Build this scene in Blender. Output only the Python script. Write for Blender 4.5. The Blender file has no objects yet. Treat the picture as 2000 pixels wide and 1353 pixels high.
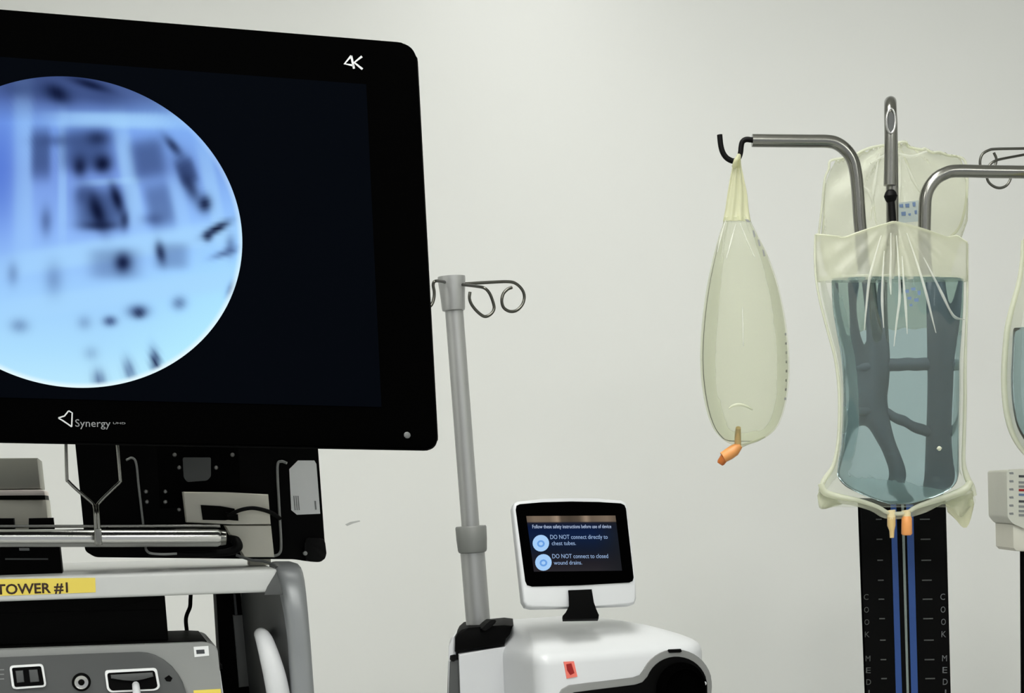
import bpy, bmesh, math, random
import numpy as np
from mathutils import Vector, Matrix
random.seed(4)
SC = bpy.context.scene
COL = SC.collection

# ------------------------------------------------------------------ camera
W_PX, H_PX = 2000, 1353
FPX, CX, CY = 3200.0, 1000.0, 1286.0
PITCH, ROLL = math.radians(6.0), math.radians(2.2)
EYE = Vector((0, 0, 1.35))
fwd = Vector((0, math.cos(PITCH), -math.sin(PITCH)))
u0 = Vector((0, math.sin(PITCH), math.cos(PITCH))); r0 = Vector((1, 0, 0))
CU = u0 * math.cos(ROLL) + r0 * math.sin(ROLL)
CR = r0 * math.cos(ROLL) - u0 * math.sin(ROLL)
cd = bpy.data.cameras.new('camera'); cam = bpy.data.objects.new('camera', cd); COL.objects.link(cam)
cd.sensor_fit = 'HORIZONTAL'; cd.sensor_width = 36.0; cd.lens = FPX / W_PX * 36.0
cd.shift_x = (W_PX / 2 - CX) / W_PX; cd.shift_y = (CY - H_PX / 2) / W_PX
cd.clip_start = 0.05
cam.matrix_world = Matrix((
    (CR.x, CU.x, -fwd.x, EYE.x), (CR.y, CU.y, -fwd.y, EYE.y), (CR.z, CU.z, -fwd.z, EYE.z), (0, 0, 0, 1)))
SC.camera = cam

# ------------------------------------------------------------------ world and exposure
wd = bpy.data.worlds.new('world'); SC.world = wd; wd.use_nodes = True
wd.node_tree.nodes['Background'].inputs[0].default_value = (0.80, 0.83, 0.86, 1)
wd.node_tree.nodes['Background'].inputs[1].default_value = 0.60
SC.view_settings.view_transform = 'Standard'; SC.view_settings.look = 'None'
SC.view_settings.gamma = 1.0; SC.view_settings.use_curve_mapping = False
SC.view_settings.exposure = 0.0
LAMP_POWER = 15.0

# ------------------------------------------------------------------ helpers
def ray(px, py):
    return fwd + CR * ((px - CX) / FPX) + CU * ((CY - py) / FPX)
def at_y(px, py, Y):
    v = ray(px, py); return EYE + v * (Y / v.y)
def at_z(px, py, Z):
    v = ray(px, py); return EYE + v * ((Z - EYE.z) / v.z)

def lin(c):
    return tuple(((v / 255) / 12.92 if v / 255 <= .04045 else ((v / 255 + .055) / 1.055) ** 2.4) for v in c)

class Frame:
    """a thing's own axes: x along its front, y away from the viewer, z up"""
    def __init__(s, px, py, Y, yaw=0, tilt=0, lean=0):
        s.o = at_y(px, py, Y)
        s.M = (Matrix.Rotation(math.radians(yaw), 3, 'Z') @ Matrix.Rotation(math.radians(tilt), 3, 'X')
               @ Matrix.Rotation(math.radians(lean), 3, 'Y'))
        s.T = s.M.transposed()
    def at(s, px, py, ly=0.0):
        o = s.T @ (EYE - s.o); d = s.T @ ray(px, py)
        t = (ly - o.y) / d.y
        return o + d * t
    def mpp(s, px, py, ly=0.0):
        """metres per pixel at that spot"""
        w = s.o + s.M @ s.at(px, py, ly)
        return (w - EYE).dot(fwd) / FPX
    def px(s, v):
        w = s.o + s.M @ Vector(v) - EYE; k = w.dot(fwd)
        return CX + FPX * w.dot(CR) / k, CY - FPX * w.dot(CU) / k
    def local(s, w):
        return s.T @ (Vector(w) - s.o)
    def root(s, name, label, cat, group=None):
        e = bpy.data.objects.new(name, None); COL.objects.link(e)
        e.matrix_world = Matrix.Translation(s.o) @ s.M.to_4x4()
        e.empty_display_size = .05
        e['label'] = label; e['category'] = cat
        if group: e['group'] = group
        return e

def tag(o, label, cat, group=None):
    o['label'] = label; o['category'] = cat
    if group: o['group'] = group
    return o

def mesh_obj(name, me, mat, parent=None, smooth=35, label=None):
    o = bpy.data.objects.new(name, me); COL.objects.link(o)
    if mat is not None: me.materials.append(mat)
    if smooth:
        me.polygons.foreach_set('use_smooth', [True] * len(me.polygons))
        me.set_sharp_from_angle(angle=math.radians(smooth))
    if parent is not None: o.parent = parent
    if label: o['label'] = label
    return o

def from_data(name, verts, faces, mat, parent=None, smooth=35, label=None):
    me = bpy.data.meshes.new(name); me.from_pydata([tuple(v) for v in verts], [], faces); me.update()
    bm = bmesh.new(); bm.from_mesh(me); bmesh.ops.recalc_face_normals(bm, faces=bm.faces[:]); bm.to_mesh(me); bm.free()
    return mesh_obj(name, me, mat, parent, smooth, label)

def from_bm(name, bm, mat, parent=None, smooth=35, label=None):
    bmesh.ops.recalc_face_normals(bm, faces=bm.faces[:])
    me = bpy.data.meshes.new(name); bm.to_mesh(me); bm.free()
    return mesh_obj(name, me, mat, parent, smooth, label)

def rounded(pts, r, n=5):
    """round the corners of a 2D polygon; r is one radius or a list"""
    out = []; N = len(pts)
    for i in range(N):
        p = Vector(pts[i]); a = Vector(pts[i - 1]); b = Vector(pts[(i + 1) % N])
        rr = r[i] if isinstance(r, (list, tuple)) else r
        da = (a - p); db = (b - p)
        if rr <= 0 or da.length < 1e-6 or db.length < 1e-6: out.append(p); continue
        k = min(rr, da.length * .49, db.length * .49)
        A = p + da.normalized() * k; B = p + db.normalized() * k
        for j in range(n + 1):
            t = j / n
            out.append(A * (1 - t) ** 2 + p * 2 * t * (1 - t) + B * t * t)
    return out

def prism_bm(poly, y0, depth, bevel=0.0, seg=2, bm=None, shear=0.0, back=None):
    """polygon in the x-z plane at y0 (towards the viewer), extruded back by depth"""
    bm = bm or bmesh.new()
    f = [bm.verts.new((p[0], y0, p[1])) for p in poly]
    bp_ = [back(p) for p in poly] if back else poly
    b = [bm.verts.new((p[0] + shear * depth, y0 + depth, p[1])) for p in bp_]
    ff = bm.faces.new(f); bm.faces.new(b[::-1]); n = len(poly)
    for i in range(n):
        bm.faces.new((f[i], b[i], b[(i + 1) % n], f[(i + 1) % n]))
    if bevel > 0:
        bmesh.ops.bevel(bm, geom=list(ff.edges), offset=bevel, segments=seg, affect='EDGES', profile=.5)
    return bm

def trace(F, pts, ly):
    return [(v.x, v.z) for v in (F.at(p[0], p[1], ly) for p in pts)]

def prism(F, name, pts, ly, depth, mat, parent, r=0.0, bevel=0.0, label=None, seg=2, shear=0.0):
    """outline given in picture pixels on the thing's own plane y = ly, then given depth"""
    poly = trace(F, pts, ly)
    if r: poly = rounded(poly, r)
    return from_bm(name, prism_bm(poly, ly, depth, bevel, seg, shear=shear), mat, parent, label=label)

def box(name, lo, hi, mat, parent=None, bevel=0.0, seg=2, label=None):
    bm = bmesh.new()
    bmesh.ops.create_cube(bm, size=1)
    for v in bm.verts:
        v.co = Vector([(lo[k] + hi[k]) / 2 + v.co[k] * (hi[k] - lo[k]) for k in range(3)])
    if bevel: bmesh.ops.bevel(bm, geom=bm.edges[:], offset=bevel, segments=seg, affect='EDGES', profile=.5)
    return from_bm(name, bm, mat, parent, label=label)

def catmull(pts, n=8):
    P = [Vector(p) for p in pts]
    if len(P) < 3: return P
    out = []
    for i in range(len(P) - 1):
        a = P[i - 1] if i else P[0] * 2 - P[1]
        b, c = P[i], P[i + 1]
        d = P[i + 2] if i + 2 < len(P) else P[-1] * 2 - P[-2]
        for j in range(n):
            t = j / n
            out.append(.5 * ((2 * b) + (c - a) * t + (2 * a - 5 * b + 4 * c - d) * t * t + (3 * b - a - 3 * c + d) * t ** 3))
    out.append(P[-1]); return out

def tube_data(path, rad, seg=12, caps=True):
    P = [Vector(p) for p in path]; N = len(P)
    R = rad if isinstance(rad, (list, tuple)) else [rad] * N
    vs, fs = [], []
    t0 = (P[1] - P[0]).normalized()
    nrm = t0.orthogonal().normalized()
    for i in range(N):
        t = (P[min(i + 1, N - 1)] - P[max(i - 1, 0)]).normalized()
        nrm = (nrm - t * nrm.dot(t)).normalized(); bn = t.cross(nrm)
        for j in range(seg):
            a = 2 * math.pi * j / seg
            vs.append(P[i] + (nrm * math.cos(a) + bn * math.sin(a)) * R[i])
    for i in range(N - 1):
        for j in range(seg):
            k = (j + 1) % seg
            fs.append((i * seg + j, i * seg + k, (i + 1) * seg + k, (i + 1) * seg + j))
    if caps:
        fs.append(tuple(range(seg))[::-1]); fs.append(tuple((N - 1) * seg + j for j in range(seg)))
    return vs, fs

def tube(F, name, pts, rpx, mat, parent, ly=0.0, smooth_path=True, seg=12, n=6, label=None):
    """pts: (px, py[, ly]); rpx: radius in pixels, one or per point"""
    L = []; RR = []
    for i, p in enumerate(pts):
        d = p[2] if len(p) > 2 else ly
        v = F.at(p[0], p[1], d); r = rpx[i] if isinstance(rpx, (list, tuple)) else rpx
        L.append(v); RR.append(r * F.mpp(p[0], p[1], d))
    if smooth_path and len(L) > 2:
        Q = catmull(L, n); r2 = []
        for i in range(len(Q)):
            t = i / n; k = min(int(t), len(RR) - 2); r2.append(RR[k] + (RR[k + 1] - RR[k]) * (t - k))
        L, RR = Q, r2
    v, f = tube_data(L, RR, seg)
    return from_data(name, v, f, mat, parent, smooth=50, label=label)

def lathe(name, prof, mat, parent, axis_from, axis_to=None, seg=24, label=None):
    """prof: (radius, distance along the axis)"""
    A = Vector(axis_from); D = (Vector(axis_to) - A).normalized() if axis_to is not None else Vector((0, 0, 1))
    n = D.orthogonal().normalized(); b = D.cross(n); vs = []; fs = []
    for r, h in prof:
        for j in range(seg):
            a = 2 * math.pi * j / seg
            vs.append(A + D * h + (n * math.cos(a) + b * math.sin(a)) * r)
    for i in range(len(prof) - 1):
        for j in range(seg):
            k = (j + 1) % seg
            fs.append((i * seg + j, i * seg + k, (i + 1) * seg + k, (i + 1) * seg + j))
    fs.append(tuple(range(seg))[::-1]); fs.append(tuple((len(prof) - 1) * seg + j for j in range(seg)))
    return from_data(name, vs, fs, mat, parent, smooth=40, label=label)

def lettering(F, name, s, p0, p1, ly, mat, parent, shear=0.0, depth=.0003, hpx=None, label=None, bold=0.0):
    """flat print: s set between the baseline picture points p0 and p1 on the plane y = ly"""
    cu = bpy.data.curves.new(name, 'FONT'); cu.body = s; cu.shear = shear; cu.extrude = 0; cu.offset = bold
    cu.resolution_u = 3
    tmp = bpy.data.objects.new(name + '_t', cu)
    me = bpy.data.meshes.new_from_object(tmp); bpy.data.objects.remove(tmp); bpy.data.curves.remove(cu)
    co = np.zeros(len(me.vertices) * 3); me.vertices.foreach_get('co', co); co = co.reshape(-1, 3)
    x0, x1 = co[:, 0].min(), co[:, 0].max(); y1 = .69
    A = F.at(p0[0], p0[1], ly); B = F.at(p1[0], p1[1], ly); ex = (B - A); wx = ex.length; ex = ex / wx
    ez = Vector((-ex.z, 0, ex.x))
    kx = wx / (x1 - x0); kz = kx if hpx is None else hpx * F.mpp(*p0, ly) / y1
    for v in me.vertices:
        q = A + ex * ((v.co.x - x0) * kx) + ez * (v.co.y * kz); v.co = (q.x, ly, q.z)
    bm = bmesh.new(); bm.from_mesh(me)
    for f in bm.faces:
        if f.normal.y > 0: f.normal_flip()
    g = bmesh.ops.extrude_face_region(bm, geom=bm.faces[:])
    for e in g['geom']:
        if isinstance(e, bmesh.types.BMVert): e.co.y -= depth
    bm.to_mesh(me); bm.free()
    return mesh_obj(name, me, mat, parent, smooth=0, label=label)

# ------------------------------------------------------------------ materials
def pmat(name, col, rough=.5, metal=0.0, spec=.5, var=.04, scale=30.0, bump=0.0, bscale=200.0, rvar=.05, coat=0.0, stretch=None):
    """principled surface; fine colour grain and roughness wear from noise in object space"""
    m = bpy.data.materials.new(name); m.use_nodes = True; nt = m.node_tree; b = nt.nodes['Principled BSDF']
    c = lin(col)
    tc = nt.nodes.new('ShaderNodeTexCoord'); nz = nt.nodes.new('ShaderNodeTexNoise')
    nz.inputs['Scale'].default_value = scale; nz.inputs['Detail'].default_value = 4
    src = tc.outputs['Object']
    if stretch:
        mp = nt.nodes.new('ShaderNodeMapping'); mp.inputs['Scale'].default_value = stretch
        nt.links.new(src, mp.inputs[0]); src = mp.outputs[0]
    nt.links.new(src, nz.inputs['Vector'])
    mx = nt.nodes.new('ShaderNodeMix'); mx.data_type = 'RGBA'
    mx.inputs['A'].default_value = (*[v * (1 - var) for v in c], 1)
    mx.inputs['B'].default_value = (*[min(1, v * (1 + var)) for v in c], 1)
    nt.links.new(nz.outputs['Fac'], mx.inputs['Factor']); nt.links.new(mx.outputs['Result'], b.inputs['Base Color'])
    mr = nt.nodes.new('ShaderNodeMapRange'); mr.inputs['To Min'].default_value = max(0, rough - rvar); mr.inputs['To Max'].default_value = min(1, rough + rvar)
    nt.links.new(nz.outputs['Fac'], mr.inputs['Value']); nt.links.new(mr.outputs['Result'], b.inputs['Roughness'])
    b.inputs['Metallic'].default_value = metal; b.inputs['Specular IOR Level'].default_value = spec
    b.inputs['Coat Weight'].default_value = coat
    if bump:
        n2 = nt.nodes.new('ShaderNodeTexNoise'); n2.inputs['Scale'].default_value = bscale; n2.inputs['Detail'].default_value = 3
        nt.links.new(src, n2.inputs['Vector'])
        bp = nt.nodes.new('ShaderNodeBump'); bp.inputs['Strength'].default_value = bump; bp.inputs['Distance'].default_value = .002
        nt.links.new(n2.outputs['Fac'], bp.inputs['Height']); nt.links.new(bp.outputs['Normal'], b.inputs['Normal'])
    return m

def emat(name, col, strength=1.0):
    m = bpy.data.materials.new(name); m.use_nodes = True; nt = m.node_tree; nt.nodes.clear()
    o = nt.nodes.new('ShaderNodeOutputMaterial'); e = nt.nodes.new('ShaderNodeEmission')
    e.inputs[0].default_value = (*lin(col), 1); e.inputs[1].default_value = strength
    nt.links.new(e.outputs[0], o.inputs[0]); return m

def attr_emat(name, attr='print', strength=1.0):
    m = bpy.data.materials.new(name); m.use_nodes = True; nt = m.node_tree; nt.nodes.clear()
    o = nt.nodes.new('ShaderNodeOutputMaterial'); e = nt.nodes.new('ShaderNodeEmission')
    a = nt.nodes.new('ShaderNodeAttribute'); a.attribute_name = attr
    nt.links.new(a.outputs['Color'], e.inputs[0]); e.inputs[1].default_value = strength
    nt.links.new(e.outputs[0], o.inputs[0]); return m

def film_mat(name, col, milk, clear=(.96, .965, .93), rough=.16, bump=.25, bscale=60.0, stretch=(1, 1, 1), edge=.5):
    """thin soft plastic: part lets light straight through, part scatters it, with a gloss from its own fresnel"""
    m = bpy.data.materials.new(name); m.use_nodes = True; nt = m.node_tree; b = nt.nodes['Principled BSDF']
    b.inputs['Base Color'].default_value = (*lin(col), 1); b.inputs['Roughness'].default_value = rough
    b.inputs['Specular IOR Level'].default_value = .5
    tl = nt.nodes.new('ShaderNodeBsdfTranslucent'); tl.inputs[0].default_value = (*lin(col), 1)
    m1 = nt.nodes.new('ShaderNodeMixShader'); m1.inputs[0].default_value = .4
    nt.links.new(b.outputs[0], m1.inputs[1]); nt.links.new(tl.outputs[0], m1.inputs[2])
    tr = nt.nodes.new('ShaderNodeBsdfTransparent'); tr.inputs[0].default_value = (*clear, 1)
    fr = nt.nodes.new('ShaderNodeFresnel'); fr.inputs[0].default_value = 1.45
    tc = nt.nodes.new('ShaderNodeTexCoord'); mp = nt.nodes.new('ShaderNodeMapping'); mp.inputs['Scale'].default_value = stretch
    nz = nt.nodes.new('ShaderNodeTexNoise'); nz.inputs['Scale'].default_value = bscale; nz.inputs['Detail'].default_value = 3
    nt.links.new(tc.outputs['Object'], mp.inputs[0]); nt.links.new(mp.outputs[0], nz.inputs['Vector'])
    bp = nt.nodes.new('ShaderNodeBump'); bp.inputs['Strength'].default_value = bump; bp.inputs['Distance'].default_value = .004
    nt.links.new(nz.outputs['Fac'], bp.inputs['Height'])
    nt.links.new(bp.outputs[0], b.inputs['Normal']); nt.links.new(bp.outputs[0], fr.inputs['Normal'])
    ad = nt.nodes.new('ShaderNodeMath'); ad.operation = 'MULTIPLY_ADD'; ad.inputs[1].default_value = (1.0 - milk) * edge; ad.inputs[2].default_value = milk
    ad.use_clamp = True
    nt.links.new(fr.outputs[0], ad.inputs[0])
    mx = nt.nodes.new('ShaderNodeMixShader'); nt.links.new(ad.outputs[0], mx.inputs[0])
    nt.links.new(tr.outputs[0], mx.inputs[1]); nt.links.new(m1.outputs[0], mx.inputs[2])
    nt.links.new(mx.outputs[0], nt.nodes['Material Output'].inputs[0])
    return m

def liquid_mat(name, col, ior=1.2, rough=.02):
    m = pmat(name, col, rough, 0, .5, var=.02, scale=8, rvar=0.0)
    b = m.node_tree.nodes['Principled BSDF']; b.inputs['Transmission Weight'].default_value = 1.0; b.inputs['IOR'].default_value = ior
    return m

M = {}
M['black_gloss'] = pmat('black_gloss', (2, 2, 2), .5, 0, 0.0)
M['black_plastic'] = pmat('black_plastic', (5, 5, 5), .55, 0, .05)
M['black_matte'] = pmat('black_matte', (4, 4, 4), .6, 0, .06)
M['black_rubber'] = pmat('black_rubber', (6, 6, 6), .55, 0, .12)
M['white_plastic'] = pmat('white_plastic', (206, 208, 210), .32, 0, .5, var=.01)
M['white_side'] = pmat('white_side', (204, 206, 208), .4, 0, .45, var=.01)
M['grey_trim'] = pmat('grey_trim', (128, 129, 127), .4)
M['grey_light'] = pmat('grey_light', (172, 174, 172), .42)
M['grey_mid'] = pmat('grey_mid', (140, 142, 140), .4)
M['grey_dark'] = pmat('grey_dark', (74, 76, 76), .5)
M['grey_pole'] = pmat('grey_pole', (166, 167, 166), .34, .5, var=.0, rvar=0.0)
M['grey_collar'] = pmat('grey_collar', (118, 120, 117), .45)
M['shelf'] = pmat('shelf', (196, 198, 196), .4)
M['frame_grey'] = pmat('frame_grey', (132, 135, 137), .36, .2)
M['chrome'] = pmat('chrome', (205, 205, 202), .2, 1.0, var=.0, rvar=0.0)
M['riser'] = pmat('riser', (86, 88, 96), .5)
M['steel'] = pmat('steel', (140, 140, 134), .22, 1.0, var=.0, rvar=0.0)
M['wire'] = pmat('wire', (92, 92, 86), .3, 1.0)
M['screw'] = pmat('screw', (140, 140, 136), .4, .6)
M['olive_grey'] = pmat('olive_grey', (160, 160, 148), .5)
M['beige_grey'] = pmat('beige_grey', (204, 202, 188), .5)
M['pinkish'] = pmat('pinkish', (240, 228, 222), .5)
M['beige'] = pmat('beige', (222, 219, 205), .5)
M['offwhite'] = pmat('offwhite', (206, 206, 194), .5)
M['paper'] = pmat('paper', (232, 234, 234), .55)
M['print_grey'] = pmat('print_grey', (130, 132, 132), .6)
M['print_dark'] = pmat('print_dark', (55, 58, 62), .6)
M['ink'] = pmat('ink', (46, 22, 8), .6)
M['yellow'] = pmat('yellow', (228, 206, 88), .5, var=.08, scale=18)
M['logo'] = pmat('logo', (165, 167, 168), .4)
M['logo_dim'] = pmat('logo_dim', (92, 94, 96), .45)
M['blue_strip'] = pmat('blue_strip', (26, 62, 122), .4)
M['scale_mark'] = pmat('scale_mark', (62, 64, 62), .5)
M['grey_line'] = pmat('grey_line', (112, 122, 118), .4)
M['red'] = pmat('red', (150, 8, 6), .5)
M['salmon'] = pmat('salmon', (236, 120, 105), .5)
M['orange'] = pmat('orange', (222, 150, 84), .4, var=.1)
M['orange_dark'] = pmat('orange_dark', (176, 96, 34), .4)
M['tan'] = pmat('tan', (206, 178, 120), .4, var=.1)
M['tan_pale'] = pmat('tan_pale', (222, 205, 160), .4, var=.08)
M['print_blue'] = pmat('print_blue', (96, 118, 152), .6)

def wall_mat():
    m = pmat('wall_paint', (224, 225, 222), .30, 0, .4, var=.012, scale=1.6, bump=.10, bscale=22, rvar=.04)
    return m
M['wall'] = wall_mat()
M['ceiling'] = pmat('ceiling_tile', (225, 225, 220), .8, var=.03, scale=60)
M['floor'] = pmat('floor_vinyl', (178, 179, 176), .4, var=.06, scale=40)

# ------------------------------------------------------------------ the room
WALL_Y = 3.25; CEIL = 2.85; XL, XR = -2.6, 2.9; Y0 = -2.4
def struct(o): o['kind'] = 'structure'; return o
wb = box('wall_back', (XL - .12, WALL_Y, 0), (XR + .12, WALL_Y + .12, CEIL), M['wall']); struct(wb)
struct(box('wall_left', (XL - .12, Y0, 0), (XL, WALL_Y, CEIL), M['wall']))
struct(box('wall_right', (XR, Y0, 0), (XR + .12, WALL_Y, CEIL), M['wall']))
struct(box('floor', (XL - .12, Y0, -.1), (XR + .12, WALL_Y + .12, 0), M['floor']))
struct(box('ceiling', (XL - .12, Y0, CEIL), (XR + .12, WALL_Y + .12, CEIL + .1), M['ceiling']))
struct(box('baseboard_back', (XL, WALL_Y - .012, 0), (XR, WALL_Y, .1), M['grey_mid'], bevel=.003))
M['lamp'] = emat('lamp_diffuser', (254, 254, 249), LAMP_POWER)
for i, (x, y) in enumerate([(.05, 1.5), (.35, -.1), (-1.3, .1), (1.7, -.9)]):
    e = bpy.data.objects.new('ceiling_light', None); COL.objects.link(e); e.location = (x, y, CEIL)
    tag(e, 'recessed white ceiling panel light, ' + ['nearest the back wall', 'straight above the viewer', 'up to the left of the viewer', 'behind the viewer on the right'][i], 'ceiling light', 'ceiling panel lights')
    w, d = .3, .6
    bm = bmesh.new()
    for lo, hi in (((-w - .03, -d - .03), (w + .03, -d)), ((-w - .03, d), (w + .03, d + .03)), ((-w - .03, -d), (-w, d)), ((w, -d), (w + .03, d))):
        g = bmesh.ops.create_cube(bm, size=1)
        for v in g['verts']:
            v.co = Vector(((lo[0] + hi[0]) / 2 + v.co.x * (hi[0] - lo[0]), (lo[1] + hi[1]) / 2 + v.co.y * (hi[1] - lo[1]), -.012 + v.co.z * .024))
    from_bm('frame', bm, M['white_plastic'], e)
    box('diffuser', (-w, -d, -.012), (w, d, -.002), M['lamp'], e)
# faint scuff on the wall beside the cart: a thin grey rub mark of its own shape
WF = Frame(688, 1018, WALL_Y - .0005, 0)
s_ = prism(WF, 'scuff_mark', [(674, 1024), (684, 1019), (702, 1016), (704, 1018), (690, 1022), (678, 1027)], 0, .0004, M['grey_light'], None)
s_.matrix_world = Matrix.Translation(WF.o); s_.parent = wb; s_.matrix_parent_inverse = Matrix.Identity(4)

# ------------------------------------------------------------------ large monitor
F = Frame(430, 470, 1.72, 15.18, -15.71, 2.94)
mon = F.root('surgical_monitor', 'large black flat monitor showing a round blue endoscope picture', 'monitor')
xr = F.at(857, 850).x; zt = F.at(780, 79).z; zb = F.at(840, 878).z
cpts = [(469, 490), (461, 410), (400, 286), (332, 218), (245, 170), (100, 148), (3, 712), (80, 748), (195, 762), (300, 737), (380, 683), (440, 600)]
A = np.array([[2 * v.x, 2 * v.z, 1] for v in (F.at(*p) for p in cpts)]); bb = np.array([v.x ** 2 + v.z ** 2 for v in (F.at(*p) for p in cpts)])
sol = np.linalg.lstsq(A, bb, rcond=None)[0]; ccx, ccz = sol[0], sol[1]; crad = math.sqrt(sol[2] + ccx ** 2 + ccz ** 2)
xl = 2 * ccx - xr
mp_ = F.mpp(430, 470)
poly = rounded([(xl, zt), (xr, zt), (xr, zb), (xl, zb)], [42 * mp_, 42 * mp_, 30 * mp_, 30 * mp_], 8)
from_bm('housing', prism_bm(poly, .004, .05, .003, back=lambda p: (p[0], p[1] + (.02 if p[1] < 0 else -.01))), M['black_plastic'], mon)
bz = [(xl + .002, zt - .002), (xr - .002, zt - .002), (xr - .002, zb + .002), (xl + .002, zb + .002)]
from_bm('bezel_glass', prism_bm(rounded(bz, [40 * mp_, 40 * mp_, 28 * mp_, 28 * mp_], 8), 0, .004, .0012), M['black_gloss'], mon)
sr = (F.at(712, 165).x + F.at(748, 795).x) / 2; st = F.at(712, 165).z; sb = F.at(748, 795).z; sl = 2 * ccx - sr
M['screen_black'] = pmat('screen_black', (3, 4, 6), .5, 0, 0.0)
b_ = M['screen_black'].node_tree.nodes['Principled BSDF']; b_.inputs['Emission Color'].default_value = (*lin((60, 85, 130)), 1); b_.inputs['Emission Strength'].default_value = .006
scr = from_bm('screen', prism_bm([(sl, st), (sr, st), (sr, sb), (sl, sb)], -.0008, .001), M['screen_black'], mon)
# the round picture on the screen
def img_col(px, py):
    # row tone
    ys = [148, 190, 240, 330, 450, 560, 680, 770]
    cs = [(62, 80, 130), (78, 100, 158), (122, 164, 238), (118, 152, 226), (142, 184, 250), (158, 206, 255), (172, 222, 255), (190, 236, 255)]
    c = [np.interp(py, ys, [q[k] for q in cs]) for k in range(3)]
    c = np.array(c)
    def g(cx, cy, rx, ry, ang=0):
        a = math.radians(ang); dx, dy = px - cx, py - cy
        u = (dx * math.cos(a) + dy * math.sin(a)) / rx; v = (-dx * math.sin(a) + dy * math.cos(a)) / ry
        return math.exp(-(u * u + v * v))
    def sb_(cx, cy, rx, ry, ang=0):       # softer-cornered block
        a = math.radians(ang); dx, dy = px - cx, py - cy
        u = (dx * math.cos(a) + dy * math.sin(a)) / rx; v = (-dx * math.sin(a) + dy * math.cos(a)) / ry
        return math.exp(-(u ** 4 + v ** 4))
    # light to the right and bright lattice
    c = c + np.array((12, 20, 12)) * max(0, (px - 200) / 260)
    lt = np.array((168, 216, 255.))
    for (k, q) in ((.9, sb_(230, 235, 130, 16, 1)), (.95, sb_(250, 482, 260, 24, -9)), (.85, sb_(250, 574, 280, 22, -8)), (.55, sb_(45, 330, 20, 160)),
                   (.55, sb_(122, 350, 9, 120)), (.75, sb_(252, 345, 17, 110, -10)), (.4, sb_(350, 400, 16, 60, -12)), (.6, sb_(420, 400, 14, 120, -12)), (.5, sb_(215, 355, 60, 7, -4))):
        c = c + (lt - c) * k * q * .8
    c = c + (np.array((82, 118, 212)) - c) * .75 * g(0, 330, 30, 120)
    dk = np.array((14, 22, 52.)); md = np.array((48, 66, 112.))
    for (k, tone, q) in (
        (.85, md, g(105, 180, 50, 18, 8)), (.9, dk, g(112, 182, 24, 14, 30)), (.9, dk, g(178, 166, 40, 9, 18)), (.5, md, g(200, 190, 50, 16, 10)), (.45, md, g(30, 175, 30, 14)),
        (.75, md, sb_(170, 292, 50, 42)), (.7, md, sb_(80, 300, 20, 50)), (.95, dk, g(200, 320, 17, 17)), (.8, dk, g(156, 325, 14, 20)), (.55, dk, g(190, 270, 22, 14)), (.45, md, g(110, 275, 40, 12)),
        (.75, md, sb_(195, 408, 48, 42)), (.95, dk, g(190, 412, 14, 36, -20)), (.9, dk, g(228, 388, 10, 28, -18)), (.6, dk, g(243, 430, 9, 18)), (.6, dk, g(195, 440, 34, 9)), (.5, md, g(160, 380, 14, 20)),
        (.5, md, g(90, 432, 12, 28)), (.65, md, sb_(290, 310, 34, 40, -10)), (.5, md, sb_(312, 400, 26, 44, -12)), (.7, dk, g(338, 285, 24, 9, 50)), (.8, md, sb_(365, 335, 18, 26, -20)), (.65, dk, g(372, 365, 13, 32, -25)), (.85, dk, g(400, 398, 13, 16)), (.4, md, g(355, 320, 22, 30, -25)),
        (.45, md, g(300, 428, 22, 12)), (1., dk, g(424, 446, 26, 8, -28)), (.75, dk, g(406, 462, 9, 9)), (.6, md, g(440, 494, 26, 7, -18)), (.45, md, g(450, 480, 10, 20)),
        (1., dk, g(240, 513, 16, 18)), (.35, md, sb_(225, 515, 50, 30)), (.8, dk, g(314, 494, 9, 20, -12)), (.35, md, sb_(335, 500, 34, 26)),
        (.75, md, g(270, 608, 20, 13)), (.5, dk, g(272, 612, 10, 9)), (.75, md, g(215, 627, 13, 10)), (.5, md, g(350, 592, 14, 13)), (.35, md, g(38, 636, 18, 14)), (.3, md, g(105, 545, 18, 30)), (.3, md, g(25, 535, 12, 22)), (.25, md, g(165, 630, 14, 14)),
        (.85, md, g(304, 708, 9, 26, -12)), (.5, dk, g(304, 706, 7, 16, -12)), (.6, md, g(253, 724, 10, 24, -14)), (.6, md, g(194, 742, 12, 20, -10)), (.6, md, g(452, 566, 8, 16, 20)), (.2, md, g(178, 690, 14, 14))):
        c = c + (tone - c) * k * q
    return c
NR, NA = 110, 200
vs = [(ccx, -.0014, ccz)]; fs = []; cols = []
def rimmed(px, py, f, ang):
    c = img_col(px, py)
    w = max(0, (f - .965) / .035); dn = max(0, min(1, .55 - .6 * math.sin(ang)))
    return c + (np.array((226, 248, 255.)) - c) * min(1, w * 1.3) * dn
cols.append(img_col(*F.px(vs[0])))
for i in range(1, NR + 1):
    f = (i / NR) ** .92
    for j in range(NA):
        a = 2 * math.pi * j / NA
        v = (ccx + crad * f * math.cos(a), -.0014, ccz + crad * f * math.sin(a)); vs.append(v)
        cols.append(rimmed(*F.px(v), f, a))
for j in range(NA): fs.append((0, 1 + (j + 1) % NA, 1 + j))
for i in range(NR - 1):
    for j in range(NA):
        k = (j + 1) % NA
        fs.append((1 + i * NA + j, 1 + i * NA + k, 1 + (i + 1) * NA + k, 1 + (i + 1) * NA + j))
me = bpy.data.meshes.new('endoscope_picture'); me.from_pydata(vs, [], fs); me.update()
at = me.color_attributes.new('print', 'FLOAT_COLOR', 'POINT')
at.data.foreach_set('color', np.array([(*lin(np.clip(c, 0, 255)), 1) for c in cols]).ravel())
bm = bmesh.new(); bm.from_mesh(me)
g_ = bmesh.ops.extrude_face_region(bm, geom=bm.faces[:])
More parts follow.
